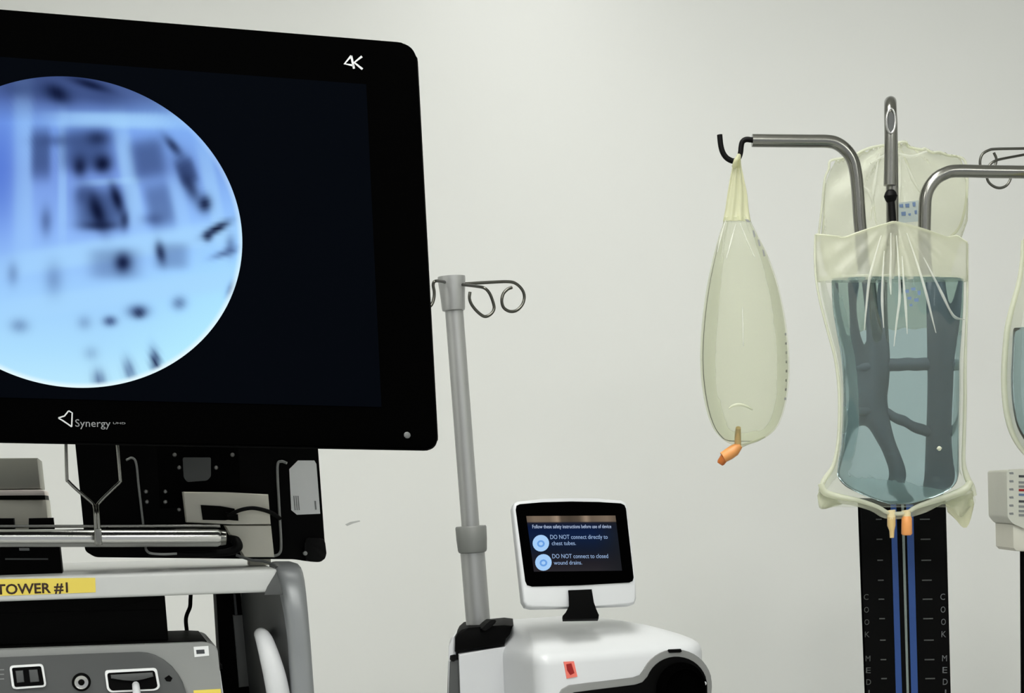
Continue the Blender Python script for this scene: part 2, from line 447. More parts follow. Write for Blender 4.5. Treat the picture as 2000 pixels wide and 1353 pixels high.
for e_ in g_['geom']:
    if isinstance(e_, bmesh.types.BMVert): e_.co.y += .0004
bm.to_mesh(me); bm.free()
M['picture'] = attr_emat('endoscope_picture', strength=1.0)
mesh_obj('endoscope_picture', me, M['picture'], scr, smooth=0, label='round blue endoscope picture')
# 4K mark, maker's lettering and emblem, power light
def stroke(F, name, pts, w, ly, mat, parent):
    poly = []
    P = [Vector(p) for p in pts]
    L = []; Rr = []
    for i, p in enumerate(P):
        t = (P[min(i + 1, len(P) - 1)] - P[max(i - 1, 0)]).normalized(); n = Vector((-t.y, t.x)) * w / 2
        L.append(p + n); Rr.append(p - n)
    return prism(F, name, [tuple(q) for q in L + Rr[::-1]], ly, .0004, mat, parent)
for nm, pts in (('stroke_mark', [(686, 109), (673, 124.5), (691, 128)]), ('stroke_mark', [(686, 109), (691.5, 134)]), ('stroke_mark', [(707, 110), (692, 122), (708, 135)])):
    stroke(F, nm, pts, 4.2, -.0005, M['logo'], mon)
lettering(F, 'maker_lettering', 'Synergy', (147, 833), (216, 834), -.0005, M['logo_dim'], mon, hpx=15)
lettering(F, 'small_lettering', 'UHD', (221, 828), (245, 828.5), -.0005, M['logo_dim'], mon, hpx=4)
for pts in ([(114, 816), (126, 812), (134, 802)], [(134, 802), (141, 806), (140, 833)], [(140, 833), (124, 822), (114, 816)]):
    stroke(F, 'emblem_stroke', pts, 2.6, -.0005, M['logo'], mon)
pp = F.at(795, 850)
lathe('power_button', [(.0035, 0), (.0035, .001), (.0025, .0014)], M['grey_dark'], mon, (pp.x, 0, pp.z), (pp.x, -1, pp.z), 16)
box('mount_block', (ccx - .06, .052, -.06), (ccx + .06, .12, .06), M['black_plastic'], mon, .006)

# ------------------------------------------------------------------ equipment cart
C = Frame(250, 1140, 1.74, 14, 0, 1.0)
cart = C.root('equipment_cart', 'light grey equipment cart with a curved side frame and yellow TOWER #1 label', 'cart')
zs = C.at(250, 1120).z; zsb = C.at(250, 1166).z
def Z(px, py, ly=0): return C.at(px, py, ly).z
XRS = C.at(541, 1112).x; XLS = XRS - .62
FLOOR = C.local((C.o.x, C.o.y, 0)).z
box('shelf_lip', (XLS, 0, zsb), (XRS, .03, zs), M['shelf'], cart, .0035, 3)
box('shelf_tray', (XLS, .034, zsb + .014), (XRS + .005, .42, zs - .0015), M['shelf'], cart, .003)
# side frame: curved outer fin, built as a loft that leans back towards its top
def side_fin(mirror=None):
    rows = [(1098, 546, 572, .075), (1101, 543, 583, .050), (1108, 541, 589, .034), (1118, 541.5, 593, .022), (1135, 545, 596.5, .013), (1160, 551, 599.5, .006), (1200, 558, 603.5, .001), (1260, 565, 608.5, 0), (1353, 571.5, 615, 0), (1440, 577, 620, 0)]
    vs = []; fs = []; n = 9
    for (py, a, b, d) in rows:
        A_ = C.at(a, py, d); B_ = C.at(b, py, d)
        for j in range(n):
            t = j / (n - 1); p = A_.lerp(B_, t)
            p.y += .007 * (abs(2 * t - 1) ** 4)
            vs.append(p)
    low = [v.copy() for v in vs[-n:]]
    for v in low: v.z = FLOOR + .09
    vs += low; R_ = len(rows) + 1
    nb = len(vs)
    for i in range(R_):
        for j in (0, n - 1):
            q = vs[i * n + j].copy(); q.y = .115; vs.append(q)
    for i in range(R_ - 1):
        for j in range(n - 1):
            fs.append((i * n + j, i * n + j + 1, (i + 1) * n + j + 1, (i + 1) * n + j))
        fs.append((i * n, (i + 1) * n, nb + 2 * (i + 1), nb + 2 * i))
        fs.append((i * n + n - 1, nb + 2 * i + 1, nb + 2 * i + 3, (i + 1) * n + n - 1))
        fs.append((nb + 2 * i, nb + 2 * i + 2, nb + 2 * i + 3, nb + 2 * i + 1))
    fs.append(tuple(list(range(n)) + [nb + 1, nb])); k = (R_ - 1)
    fs.append(tuple([k * n + j for j in range(n)] + [nb + 2 * k + 1, nb + 2 * k]))
    return vs, fs
v_, f_ = side_fin()
fin = from_data('side_frame', v_, f_, M['frame_grey'], cart, smooth=50)
xm = XLS + XRS
from_data('side_frame', [(xm - v.x, v.y, v.z) for v in v_], f_, M['frame_grey'], cart, smooth=50)
# dark inner wall of the frame, black rear post, grey strip on it
iw = [C.at(540, 1150, .02), C.at(552, 1160, .02), C.at(560, 1230, .012), C.at(573, 1353, .012), C.at(579, 1440, .012)]
ow = [C.at(470, 1150, .2), C.at(471, 1165, .2), C.at(477, 1240, .2), C.at(487, 1353, .2), C.at(494, 1440, .2)]
vs = []; fs = []
for a, b in zip(iw, ow): vs += [a, b, b + Vector((.01, .012, 0)), a + Vector((.012, .02, 0))]
for i in range(len(iw) - 1):
    for j in range(4):
        k = (j + 1) % 4; fs.append((i * 4 + j, i * 4 + k, i * 4 + 4 + k, i * 4 + 4 + j))
fs += [(0, 1, 2, 3), tuple(len(vs) - 4 + j for j in range(4))]
from_data('inner_panel', vs, fs, M['grey_dark'], cart)
prism(C, 'rear_post', [(421, 1150), (470, 1150), (487, 1353), (496, 1470), (440, 1470), (433, 1353)], .205, .05, M['black_matte'], cart, bevel=.002)
prism(C, 'post_strip', [(455, 1201), (473, 1201), (486, 1340), (467, 1342)], .2, .006, M['grey_trim'], cart, bevel=.0008)
prism(C, 'post_channel', [(456, 1160), (460, 1160), (464, 1201), (459, 1201)], .2, .006, M['grey_dark'], cart)
tube(C, 'grab_handle', [(508, 1238, .09), (511, 1240, .05), (517, 1252, .025), (527, 1284, .015), (537, 1322, .012), (545, 1365, .015), (551, 1420, .03), (553, 1440, .09)],
     [12, 14, 17, 20, 22, 23, 21, 18], M['white_side'], cart, seg=20)
prism(C, 'corner_shade', [(540.5, 1116), (550, 1150), (552.5, 1161), (516, 1162), (522, 1146)], -.0015, .003, M['grey_dark'], cart, bevel=.0006)  # dark triangle painting the shade at the end of the lip
# lower shelves and casters, below the picture
for zz in (Z(250, 1440), FLOOR + .12):
    box('lower_shelf', (XLS, .0, zz - .03), (XRS, .42, zz), M['shelf'], cart, .004)
for cx_ in (XLS + .03, XRS + .01):
    for cy_ in (.05, .27):
        k_ = lathe('caster', [(.012, -.012), (.042, -.012), (.045, -.008), (.045, .008), (.042, .012), (.012, .012)], M['black_rubber'], cart, (cx_, cy_, FLOOR + .045), (cx_ + 1, cy_, FLOOR + .045))
# yellow label with lettering
lab = prism(C, 'yellow_label', [(-70, 1131.5), (186, 1128), (187, 1156.5), (-70, 1166)], -.0006, .0006, M['yellow'], cart)
lettering(C, 'tower_lettering', 'TOWER #1', (-7, 1160.5), (133, 1156), -.0008, M['ink'], lab, hpx=19, bold=.022, depth=.0002)
# ------------------------------------------------------------------ black rear panel under the monitor
pan = C.root('mounting_panel', 'black rear panel with screws and a white sticker below the large monitor', 'panel')
P0 = .13
prism(C, 'back_plate', [(140, 800), (612, 800), (621, 874), (634, 1055), (638, 1084), (626, 1097), (600, 1096), (575, 1092), (186, 1088), (166, 1076), (163, 1027), (147, 868)], P0, .035, M['black_matte'], pan, r=.004, bevel=.0015)
prism(C, 'corner_bumper', [(595, 1050), (634, 1050), (638.5, 1086), (628, 1098), (596, 1096)], P0 - .006, .045, M['black_rubber'], pan, r=.006, bevel=.002)
prism(C, 'bracket_upper', [(358, 960), (440, 961), (524, 965), (529, 1024), (455, 1024), (365, 1020)], P0 - .03, .03, M['beige'], pan, bevel=.0015)
prism(C, 'bracket_lower', [(440, 1026), (529.5, 1026), (536, 1088), (476, 1088), (468, 1066), (450, 1044)], P0 - .03, .03, M['beige'], pan, bevel=.0015)
prism(C, 'connector_recess', [(392, 986), (430, 988), (458, 993), (464, 1012), (440, 1016), (396, 1015)], P0 - .032, .004, M['black_matte'], pan)
prism(C, 'connector_plug', [(440, 1000), (465, 1004), (466, 1017), (444, 1015)], P0 - .042, .012, M['black_plastic'], pan, bevel=.001)
tube(C, 'black_cable', [(445, 1008, .09), (466, 997, .085), (490, 992, .085), (512, 995, .088), (532, 1002, .1), (546, 1012, .12)], 4, M['black_rubber'], pan)
prism(C, 'hinge_plate', [(357, 893), (412, 893), (412, 930), (405, 938), (366, 941), (359, 932)], P0 - .006, .007, M['grey_dark'], pan, r=.002, bevel=.001)
for (x_, y_) in ((341, 888), (350, 913), (422, 913), (454, 888), (285, 960), (323, 960), (287, 980), (323, 980), (350, 995)):
    a = C.at(x_, y_, P0); s = 4.2 * C.mpp(x_, y_, P0)
    lathe('screw', [(s, 0), (s, .001), (s * .6, .0022)], M['screw'], pan, a, a + Vector((0, -1, 0)), 12)
tube(C, 'grey_cable', [(247, 898, P0 - .012), (258, 894, P0 - .008), (266, 905, P0 - .005), (271, 950, P0 - .004), (280, 1026, P0 - .004)], 2.3, M['grey_mid'], pan)
tube(C, 'side_cable', [(560, 904, P0 - .01), (549, 901, P0 - .006), (542, 912, P0 - .004), (545, 985, P0 - .004), (549, 1060, P0 - .004), (546, 1080, P0 - .004), (534, 1086, P0 - .004)], 2.6, M['grey_mid'], pan)
st_ = prism(C, 'sticker', [(565, 916), (582, 899), (614, 899), (618, 906), (625.5, 1003), (580, 1005), (569, 996)], P0 - .0006, .0006, M['paper'], pan, label='white paper sticker')
for i in range(3): prism(C, 'sticker_line', [(573 + 4 * i, 968), (575 + 4 * i, 968), (577.5 + 4 * i, 996), (575.5 + 4 * i, 996)], P0 - .0009, .0003, M['print_grey'], st_)
prism(C, 'sticker_line', [(614, 978), (617, 978), (618.5, 995), (615.5, 995)], P0 - .0009, .0003, M['print_grey'], st_)
a = C.at(595, 1080, P0); lathe('screw', [(.0025, 0), (.0025, .007), (.0015, .0075)], M['grey_mid'], pan, a, a + Vector((0, -1, 0)), 12)
a = C.at(505, 1070, P0 + .02); box('support_leg', (a.x - .013, P0 + .01, zs - .0014), (a.x + .013, P0 + .03, a.z + .02), M['beige'], pan, .002)
a = C.at(380, 700, P0); box('mount_arm', (a.x - .05, P0 + .0, C.at(300, 1000, P0).z), (a.x + .05, P0 + .05, a.z), M['black_plastic'], pan, .004)

# rail
tube(C, 'rail', [(-90, 1051, .05), (425, 1050, .05), (432, 1050, .05)], [17.5, 17.5, 14], M['chrome'], pan, smooth_path=False, seg=28)
lathe('rail_end', [(.0082, 0), (.0086, .001), (.0078, .006), (.006, .0068)], M['steel'], pan, C.at(430, 1050, .05), C.at(445, 1050, .05))
prism(C, 'rail_backing', [(-90, 1025), (430, 1024), (431, 1030), (-90, 1031)], .075, .01, M['steel'], pan, bevel=.001)
for px_ in (215, 315):
    a = C.at(px_, 1028, .08); box('rail_standoff', (a.x - .005, .082, a.z - .006), (a.x + .005, P0 + .002, a.z + .001), M['black_plastic'], pan, .001)
    a = C.at(px_, 1050, .05); box('rail_standoff', (a.x - .004, .05, a.z - .003), (a.x + .004, P0 + .002, a.z + .003), M['black_plastic'], pan, .001)

# cables lying on the shelf
def lone(Fr, name, label, cat, fn, group=None):
    o = fn(); o.parent = None
    o.matrix_world = Matrix.Translation(Fr.o) @ Fr.M.to_4x4(); return tag(o, label, cat, group)
lone(C, 'black_cable', 'thick black cable lying on the cart shelf below the rail end', 'cable',
     lambda: tube(C, 'black_cable', [(290, 1084, .085), (340, 1081, .08), (385, 1083, .08), (425, 1080, .08), (452, 1076, .08), (464, 1068, .08), (460, 1056, .085), (447, 1050, .09)], [4, 6, 7, 7, 8, 10, 10, 6], M['black_rubber'], None))
lone(C, 'grey_cable', 'thin grey cable looped on the cart shelf under the rail', 'cable',
     lambda: tube(C, 'grey_cable', [(284, 1066, .09), (286, 1074, .075), (294, 1080, .06), (318, 1082, .06), (345, 1081, .065)], 2.4, M['grey_mid'], None))
lone(C, 'dark_lead', 'dark lead running along the shelf to the side frame', 'cable',
     lambda: tube(C, 'dark_lead', [(462, 1084, .07), (490, 1093, .06), (515, 1096, .055), (535, 1103, .045), (541, 1108, .04)], 2.8, M['grey_dark'], None))
lone(C, 'hanging_cord', 'black cord hanging under the shelf behind the grey console', 'cable',
     lambda: tube(C, 'hanging_cord', [(373, 1150, .2), (372, 1170, .2), (371, 1185, .2), (365, 1200, .2), (363, 1212, .2), (365, 1232, .2), (368, 1250, .22)], 4, M['black_rubber'], None))

# Y-shaped wire holder hooked on the rail
yb = C.root('wire_holder', 'Y-shaped thin metal wire holder clipped over the rail', 'holder')
tube(C, 'rod', [(128, 840, .036), (130.5, 930, .036), (133, 939, .036), (150, 956, .036), (180, 982, .036), (184.5, 990, .034), (186, 1005, .03), (188, 1063, .028)], 3.3, M['steel'], yb, n=4)
tube(C, 'rod', [(227, 840, .036), (234.5, 930, .036), (234, 941, .036), (222, 953, .036), (194, 981, .036), (190.5, 990, .034), (191.5, 1005, .03), (195, 1063, .028)], 3.3, M['steel'], yb, n=4)
prism(C, 'clip', [(185, 1032), (198, 1032), (200, 1064), (188, 1065)], .0265, .008, M['steel'], yb, bevel=.001)

# stacked grey unit on the shelf, at the left edge
pr = C.root('stacked_device', 'stacked two-tone grey unit at the left end of the cart shelf', 'device')
zsh = zs - .0015
def shelfpoly(pts, ly, zmin=None):
    p = trace(C, pts, ly)
    return [(x, (zsh if z == 'S' else z)) for x, z in p]
PL = .19
p_ = trace(C, [(-90, 976), (90, 976), (97, 1050), (-90, 1050)], PL); p_[2] = (p_[2][0] + .002, zsh); p_[3] = (p_[3][0], zsh)
from_bm('lower_body', prism_bm(p_, PL, .17, .0015), M['beige_grey'], pr)
prism(C, 'gap_strip', [(-90, 966), (87, 966), (89, 977), (-90, 977)], PL + .004, .16, M['black_matte'], pr)
prism(C, 'upper_tray', [(-90, 958), (80, 956), (86, 958), (88, 967), (-90, 968)], PL - .002, .17, M['pinkish'], pr, bevel=.001)
prism(C, 'upper_body', [(-90, 895), (73, 894), (79.5, 954), (-90, 957)], PL, .17, M['olive_grey'], pr, bevel=.002)

# black dock in front of it
dk_ = C.root('black_dock', 'low black device with two upright tabs under the rail', 'device')
DL = .10
p_ = trace(C, [(-90, 1036), (106, 1036), (116, 1063), (122, 1118), (-90, 1118)], DL); p_[3] = (p_[3][0], zsh); p_[4] = (p_[4][0], zsh)
from_bm('body', prism_bm(p_, DL, .06, .0015), M['black_plastic'], dk_)
prism(C, 'tab', [(-60, 1012), (27, 1012), (29, 1037), (-60, 1037)], DL, .02, M['black_plastic'], dk_, bevel=.001)
prism(C, 'tab', [(56, 1012), (104, 1011), (107, 1037), (56, 1037)], DL, .02, M['black_plastic'], dk_, bevel=.001)
prism(C, 'mark', [(37, 1070), (57, 1070), (57.5, 1075), (38, 1075)], DL - .0005, .0005, M['print_grey'], dk_)
prism(C, 'seam', [(10, 1090), (94, 1090), (94, 1093), (10, 1093)], DL - .0005, .0005, M['grey_dark'], dk_)

# ------------------------------------------------------------------ grey console under the shelf
con = C.root('control_console', 'grey medical console with a dark control panel under the cart shelf', 'console')
Q = .02
p_ = trace(C, [(-95, 1271), (400, 1254), (424, 1260), (434, 1353), (444, 1440), (-95, 1450)], Q)
low_z = Z(250, 1440) + .0006; p_[4] = (p_[4][0], low_z); p_[5] = (p_[5][0], low_z)
from_bm('case', prism_bm(rounded(p_, [0, .004, .006, 0, 0, 0], 4), Q, .165, .002), M['grey_mid'], con)
prism(C, 'top_cover', [(-95, 1266), (380, 1251), (404, 1252), (404, 1256), (-95, 1272)], Q + .012, .152, M['black_plastic'], con, bevel=.001)
prism(C, 'control_panel', [(-95, 1286), (0, 1284), (173, 1276.6), (271, 1273), (288, 1274.5), (303, 1279), (320, 1288), (336, 1301), (348, 1316), (357, 1332), (364, 1353), (374, 1395), (381, 1422), (-95, 1432)], Q - .003, .004, M['grey_dark'], con, bevel=.001)
K = Q - .003
sw = prism(C, 'rocker_switch', [(18, 1300), (84, 1296), (91, 1341), (24, 1346)], K - .003, .004, M['paper'], con, r=.004, bevel=.001)
prism(C, 'switch_well', [(23, 1304), (80, 1300.5), (86.5, 1337.5), (28.5, 1341.5)], K - .0036, .001, M['black_matte'], sw, r=.002)
prism(C, 'switch_key', [(30, 1310), (45, 1309), (47.5, 1332), (33, 1333.5)], K - .0055, .0025, M['grey_dark'], sw, bevel=.0008)
prism(C, 'switch_key', [(56, 1308), (73, 1307), (77, 1331), (59, 1332.5)], K - .0055, .0025, M['grey_dark'], sw, bevel=.0008)
a = C.at(159, 1331.5, K); s = C.mpp(159, 1331, K)
bt = lathe('round_button', [(18 * s, 0), (18 * s, .001), (16 * s, .002)], M['black_plastic'], con, a, a + Vector((0, -1, 0)), 24)
lathe('button_ring', [(14 * s, .002), (14.5 * s, .003), (13 * s, .005), (7 * s, .004)], M['chrome'], bt, a, a + Vector((0, -1, 0)), 24)
lathe('button_cap', [(6 * s, .003), (6 * s, .0045), (4 * s, .0052)], M['black_plastic'], bt, a, a + Vector((0, -1, 0)), 16)
so = prism(C, 'socket', [(204, 1309), (306, 1304), (313, 1343), (304, 1348), (216, 1352), (209, 1346)], K - .003, .004, M['paper'], con, r=.004, bevel=.001)
prism(C, 'socket_well', [(209, 1314), (302, 1309), (308, 1341), (301, 1345), (218, 1348.5), (213, 1343)], K - .0036, .001, M['black_matte'], so, r=.003)
prism(C, 'socket_plug', [(216, 1318), (298, 1313), (300, 1321), (280, 1326), (262, 1330), (240, 1328), (217, 1325)], K - .007, .004, M['grey_dark'], so, bevel=.001)
tube(C, 'white_plug', [(265, 1337, K - .008), (266, 1345, K - .02), (268, 1365, K - .03), (270, 1400, K - .035)], [7, 7.5, 8, 8], M['white_plastic'], so)
prism(C, 'drop_symbol', [(330, 1318), (337, 1324), (333, 1331), (325, 1330), (321, 1324)], K - .0006, .0006, M['black_matte'], con)
sk = prism(C, 'sticker', [(378, 1263), (407, 1261), (408.5, 1280), (380, 1283)], Q - .0006, .0007, M['paper'], con, label='small white sticker')
prism(C, 'sticker_print', [(383, 1269), (399, 1268), (400, 1276), (384, 1277)], Q - .0009, .0003, M['print_dark'], sk)
prism(C, 'yellow_sticker', [(378, 1348), (431, 1345), (434, 1375), (380, 1378)], Q - .0006, .0007, M['yellow'], con, label='yellow sticker')
for i in range(3): prism(C, 'small_print', [(-6, 1307 + 9 * i), (8, 1306.5 + 9 * i), (8, 1308.5 + 9 * i), (-6, 1309 + 9 * i)], K - .0004, .0004, M['print_grey'], con)
a = C.at(430, 1302, Q + .05); 
prism(C, 'side_latch', [(424, 1298), (434, 1298), (435, 1306), (425, 1306)], Q + .01, .03, M['black_plastic'], con, bevel=.001)
prism(C, 'rubber_edge', [(424, 1310), (430, 1310), (436, 1353), (442, 1420), (436, 1422), (430, 1353)], Q + .004, .03, M['white_side'], con)
# flat black box resting on the console
bx = C.root('flat_black_box', 'flat black box lying on top of the grey console', 'box')
ztop = C.at(0, 1272, Q + .012).z
pb = trace(C, [(-95, 1165), (318, 1160), (322, 1163), (329, 1244), (-95, 1262)], .05)
cz = C.at(380, 1251, Q + .012).z
pb[3] = (pb[3][0], cz + .0005); pb[4] = (pb[4][0], C.at(-95, 1266, Q + .012).z + .0005)
from_bm('case', prism_bm(rounded(pb, [0, .003, .003, 0, 0], 3), .05, .12, .002), M['black_matte'], bx)
prism(C, 'front_seam', [(-95, 1200), (322, 1190), (322.5, 1192), (-95, 1202)], .0492, .001, M['black_plastic'], bx)

# ------------------------------------------------------------------ white machine with small display and pole
W = Frame(1050, 1285, 2.25, 22)
mach = W.root('suction_machine', 'white rounded medical machine with a small tilted display and grey pole', 'machine')
WFL = W.local((W.o.x, W.o.y, 0)).z
bw = W.at(1396, 1300).x; bdp = .40
def rrect(x0, x1, y0, y1, rr, n=7):
    out = []
    for (cx_, cy_, a0, r_) in ((x1 - rr[0], y1 - rr[0], 0, rr[0]), (x0 + rr[1], y1 - rr[1], 90, rr[1]), (x0 + rr[2], y0 + rr[2], 180, rr[2]), (x1 - rr[3], y0 + rr[3], 270, rr[3])):
        for j in range(n + 1):
            a = math.radians(a0 + 90 * j / n); out.append((cx_ + r_ * math.cos(a), cy_ + r_ * math.sin(a)))
    return out
prof = [(WFL + .08, 0), (-.012, 0), (-.005, .0015), (.001, .006), (.0055, .014), (.012, .032), (.019, .056), (.026, .085), (.031, .115), (.034, .15)]
vs = []; fs = []; nring = None
for z, i in prof:
    R4 = [max(.012, q - i * .4) for q in (.06, .05, .022, .05)]
    kx_ = min(1, (bw / 2 - .03) / .15); ring = rrect(i * .34, bw - i * kx_, i, bdp - i, R4); nring = len(ring)
    vs += [(x, y, z) for x, y in ring]
for k in range(len(prof) - 1):
    for j in range(nring):
        q = (j + 1) % nring; fs.append((k * nring + j, k * nring + q, (k + 1) * nring + q, (k + 1) * nring + j))
fs += [tuple(range(nring))[::-1], tuple((len(prof) - 1) * nring + j for j in range(nring))]
from_data('body', vs, fs, M['white_plastic'], mach, smooth=50)
# rear wing with black cap
WD = .13
p_ = trace(W, [(895, 1277), (984, 1263), (1010, 1260), (1010, 1440), (897, 1440)], WD)
p_[3] = (p_[3][0], WFL + .08); p_[4] = (p_[4][0], WFL + .08)
from_bm('rear_cover', prism_bm(p_, WD, .12, .003, shear=.42), M['white_side'], mach)
prism(W, 'cap', [(888, 1273), (888.5, 1246), (893, 1237), (902, 1229), (915, 1226), (960, 1222), (985, 1219.5), (1003, 1221.5), (1000, 1226), (992, 1235), (988, 1247), (985, 1259.5)], WD - .002, .12, M['black_plastic'], mach, bevel=.004, shear=.40)
prism(W, 'cap_latch', [(940, 1228), (952, 1216), (960, 1210), (969, 1210), (969, 1215), (962, 1222), (948, 1232)], WD - .01, .02, M['black_rubber'], mach, r=.002, bevel=.001)
p_ = trace(W, [(876, 1262), (884, 1244), (888, 1242), (890, 1276), (897, 1440), (874, 1440)], WD + .01)
from_bm('rear_edge', prism_bm(p_, WD + .01, .1, .002, shear=.44), M['white_side'], mach)
prism(W, 'edge_button', [(882, 1280), (891, 1278), (892, 1287), (886, 1292), (881, 1288)], WD + .004, .01, M['black_rubber'], mach, r=.001)
prism(W, 'edge_strip', [(880, 1292), (897, 1288), (898, 1440), (876, 1440)], WD + .006, .01, M['grey_dark'], mach)
# dial recess and trim on the front face
arc = lambda cx_, cy_, rx, ry, a0, a1, n=18: [(cx_ + rx * math.cos(math.radians(a0 + (a1 - a0) * j / n)), cy_ - ry * math.sin(math.radians(a0 + (a1 - a0) * j / n))) for j in range(n + 1)]
outer = [(1090, 1360), (1098, 1346), (1112, 1338), (1150, 1333), (1236, 1324), (1250, 1319), (1258, 1308)] + arc(1321, 1338, 70, 70, 152, -12) + [(1391, 1440), (1090, 1440)]
prism(W, 'front_trim', outer, -.003, .006, M['grey_trim'], mach, bevel=.0012)
inner = [(1104, 1360), (1122, 1352), (1160, 1347), (1240, 1337), (1255, 1333), (1263, 1324)] + arc(1322, 1342, 60, 60, 160, -8) + [(1381, 1436), (1104, 1436)]
prism(W, 'front_recess', inner, -.005, .006, M['black_plastic'], mach, bevel=.001)
a = W.at(1328, 1345, -.006); s = W.mpp(1328, 1345)
dl = lathe('dial', [(52 * s, 0), (52 * s, .006), (48 * s, .012), (40 * s, .014), (36 * s, .010), (8 * s, .010)], M['black_gloss'], mach, a, a + Vector((0, -1, 0)), 40)
a2 = W.at(1374, 1334, -.012); lathe('dial_glint', [(4 * s, 0), (4 * s, .004), (2 * s, .006)], M['white_plastic'], dl, a2, a2 + Vector((0, -1, 0)), 12)  # white stud painting the highlight on the dial
prism(W, 'indicator_slot', [(1307, 1268), (1330, 1267), (1332, 1272), (1328, 1274), (1308, 1274.5), (1305, 1271)], -.0045, .003, M['black_matte'], mach)
stk = prism(W, 'warning_sticker', [(1101, 1292), (1121, 1291), (1128, 1321), (1107, 1325)], -.0008, .001, M['salmon'], mach, label='small red warning sticker')
prism(W, 'warning_symbol', [(1106, 1297), (1116, 1295), (1122, 1314), (1114, 1318), (1108, 1309)], -.0012, .0004, M['red'], stk)
# pole
PD = .18
def pol(px_, py_): return W.at(px_, py_, PD)
A0 = pol(936, 1240); A1 = pol(922.5, 1074); A2 = pol(917, 1035); A3 = pol(887, 606)
k_ = W.mpp(920, 1000, PD)
lathe('pole_lower', [(24 * k_, 0), (24 * k_, (A1 - A0).length + .01)], M['grey_pole'], mach, A0, A1, 28)
lathe('pole_upper', [(17.6 * k_, 0), (17.6 * k_, (A3 - A1).length)], M['grey_pole'], mach, A1, A3, 28)
B0 = pol(923, 1079); B1 = pol(919.5, 1027); L_ = (B1 - B0).length
lathe('pole_collar', [(24 * k_, 0), (27 * k_, .001), (28.5 * k_, .004), (30 * k_, L_ * .5), (30.5 * k_, L_ - .002), (29 * k_, L_), (18 * k_, L_)], M['grey_collar'], mach, B0, B1, 28)
H0 = pol(886, 606); H1 = pol(881.5, 540); L_ = (H1 - H0).length
hd = lathe('pole_head', [(18 * k_, -.001), (21.5 * k_, 0), (22.5 * k_, .003), (24 * k_, L_ * .45), (26.5 * k_, L_ * .9), (26.5 * k_, L_), (20 * k_, L_ + .0005)], M['grey_pole'], mach, H0, H1, 32)
tube(W, 'hook', [(890, 553, PD), (906, 554, PD), (960, 551, PD), (993, 550, PD), (1008, 554, PD), (1020, 566, PD), (1024, 580, PD), (1020, 595, PD), (1009, 606, PD), (996, 608, PD), (984, 601, PD), (980, 588, PD), (983, 574, PD), (991, 565, PD), (1000, 561, PD)], 3.1, M['wire'], hd, seg=8)
tube(W, 'hook', [(890, 554, PD), (906, 556, PD - .02), (930, 559, PD - .06), (945, 562, PD - .08), (955, 571, PD - .08), (962, 587, PD - .08), (965, 602, PD - .08), (959, 613, PD - .08), (947, 618, PD - .08), (934, 610, PD - .08), (922, 596, PD - .08), (917, 583, PD - .08), (918, 570, PD - .08)], 3.1, M['wire'], hd, seg=8)
tube(W, 'hook', [(872, 552, PD), (862, 549, PD - .03), (850, 549, PD - .05), (846, 556, PD - .05), (848, 570, PD - .05), (847, 584, PD - .05), (842, 596, PD - .05), (832, 600, PD - .05), (824, 590, PD - .05)], 3.1, M['wire'], hd, seg=8)
# small display (tilted back)
D = Frame(1120, 1060, 2.33, 25.4, -12.9, 2.35)
dm = lambda o: (setattr(o, 'matrix_parent_inverse', mach.matrix_world.inverted()), setattr(o, 'matrix_basis', Matrix.Translation(D.o) @ D.M.to_4x4()))
mach_inv = (Matrix.Translation(W.o) @ W.M.to_4x4()).inverted()
DM = Matrix.Translation(D.o) @ D.M.to_4x4()
dh = prism(D, 'display_housing', [(1002, 992), (1005, 982), (1012, 978), (1060, 974), (1115, 972.5), (1170, 973), (1214, 976), (1223, 981), (1227, 990), (1240, 1130), (1243.5, 1168), (1240, 1178), (1230, 1181), (1130, 1185), (1040, 1187), (1028, 1184), (1022, 1174)], .002, .016, M['white_plastic'], mach, bevel=.004, seg=3, shear=.2)
dh.matrix_parent_inverse = Matrix.Identity(4); dh.matrix_basis = mach_inv @ DM
prism(D, 'display_bezel', [(1008, 995), (1009.5, 987), (1016, 984), (1060, 980.5), (1115, 979), (1170, 980), (1213, 982.5), (1220, 986), (1223, 993), (1238, 1128), (1236, 1134), (1230, 1137), (1130, 1142.5), (1040, 1145), (1030, 1142), (1026.5, 1134)], .0005, .003, M['black_gloss'], dh, bevel=.0006)
# display picture
gx, gy = 60, 40; vs = []; fs = []; cols = []
c00, c10, c01, c11 = [D.at(*p) for p in ((1028, 1007.5), (1202, 1006.5), (1043, 1116), (1215, 1114))]
for j in range(gy + 1):
    for i in range(gx + 1):
        u, v = i / gx, j / gy
        p = c00.lerp(c10, u).lerp(c01.lerp(c11, u), v); vs.append((p.x, 0, p.z))
        if v < .105:
            t = np.interp(u, [0, .08, .25, .34, .38, .48, .58, .66, .72, .9, .95, 1], [.8, 1, .95, 1.3, .7, .6, .7, 1.25, .85, 1, .9, .8]); c = np.array((126, 110, 94.)) * t
        else:
            c = np.array([np.interp(v, [.1, .2, .35, .6, .85, 1], q) for q in ((36, 14, 18, 22, 36, 44), (36, 28, 34, 30, 34, 42), (44, 62, 66, 48, 40, 46))])
            c = c + (np.array((30, 32, 36.)) - c) * max(0, (u - .72) / .28) * .8
        cols.append(c)
for j in range(gy):
    for i in range(gx):
        a = j * (gx + 1) + i; fs.append((a, a + 1, a + gx + 2, a + gx + 1))
me = bpy.data.meshes.new('display_screen'); me.from_pydata(vs, [], fs); me.update()
at = me.color_attributes.new('print', 'FLOAT_COLOR', 'POINT')
at.data.foreach_set('color', np.array([(*lin(np.clip(c, 0, 255)), 1) for c in cols]).ravel())
bm = bmesh.new(); bm.from_mesh(me); g_ = bmesh.ops.extrude_face_region(bm, geom=bm.faces[:])
for e_ in g_['geom']:
    if isinstance(e_, bmesh.types.BMVert): e_.co.y += .0004
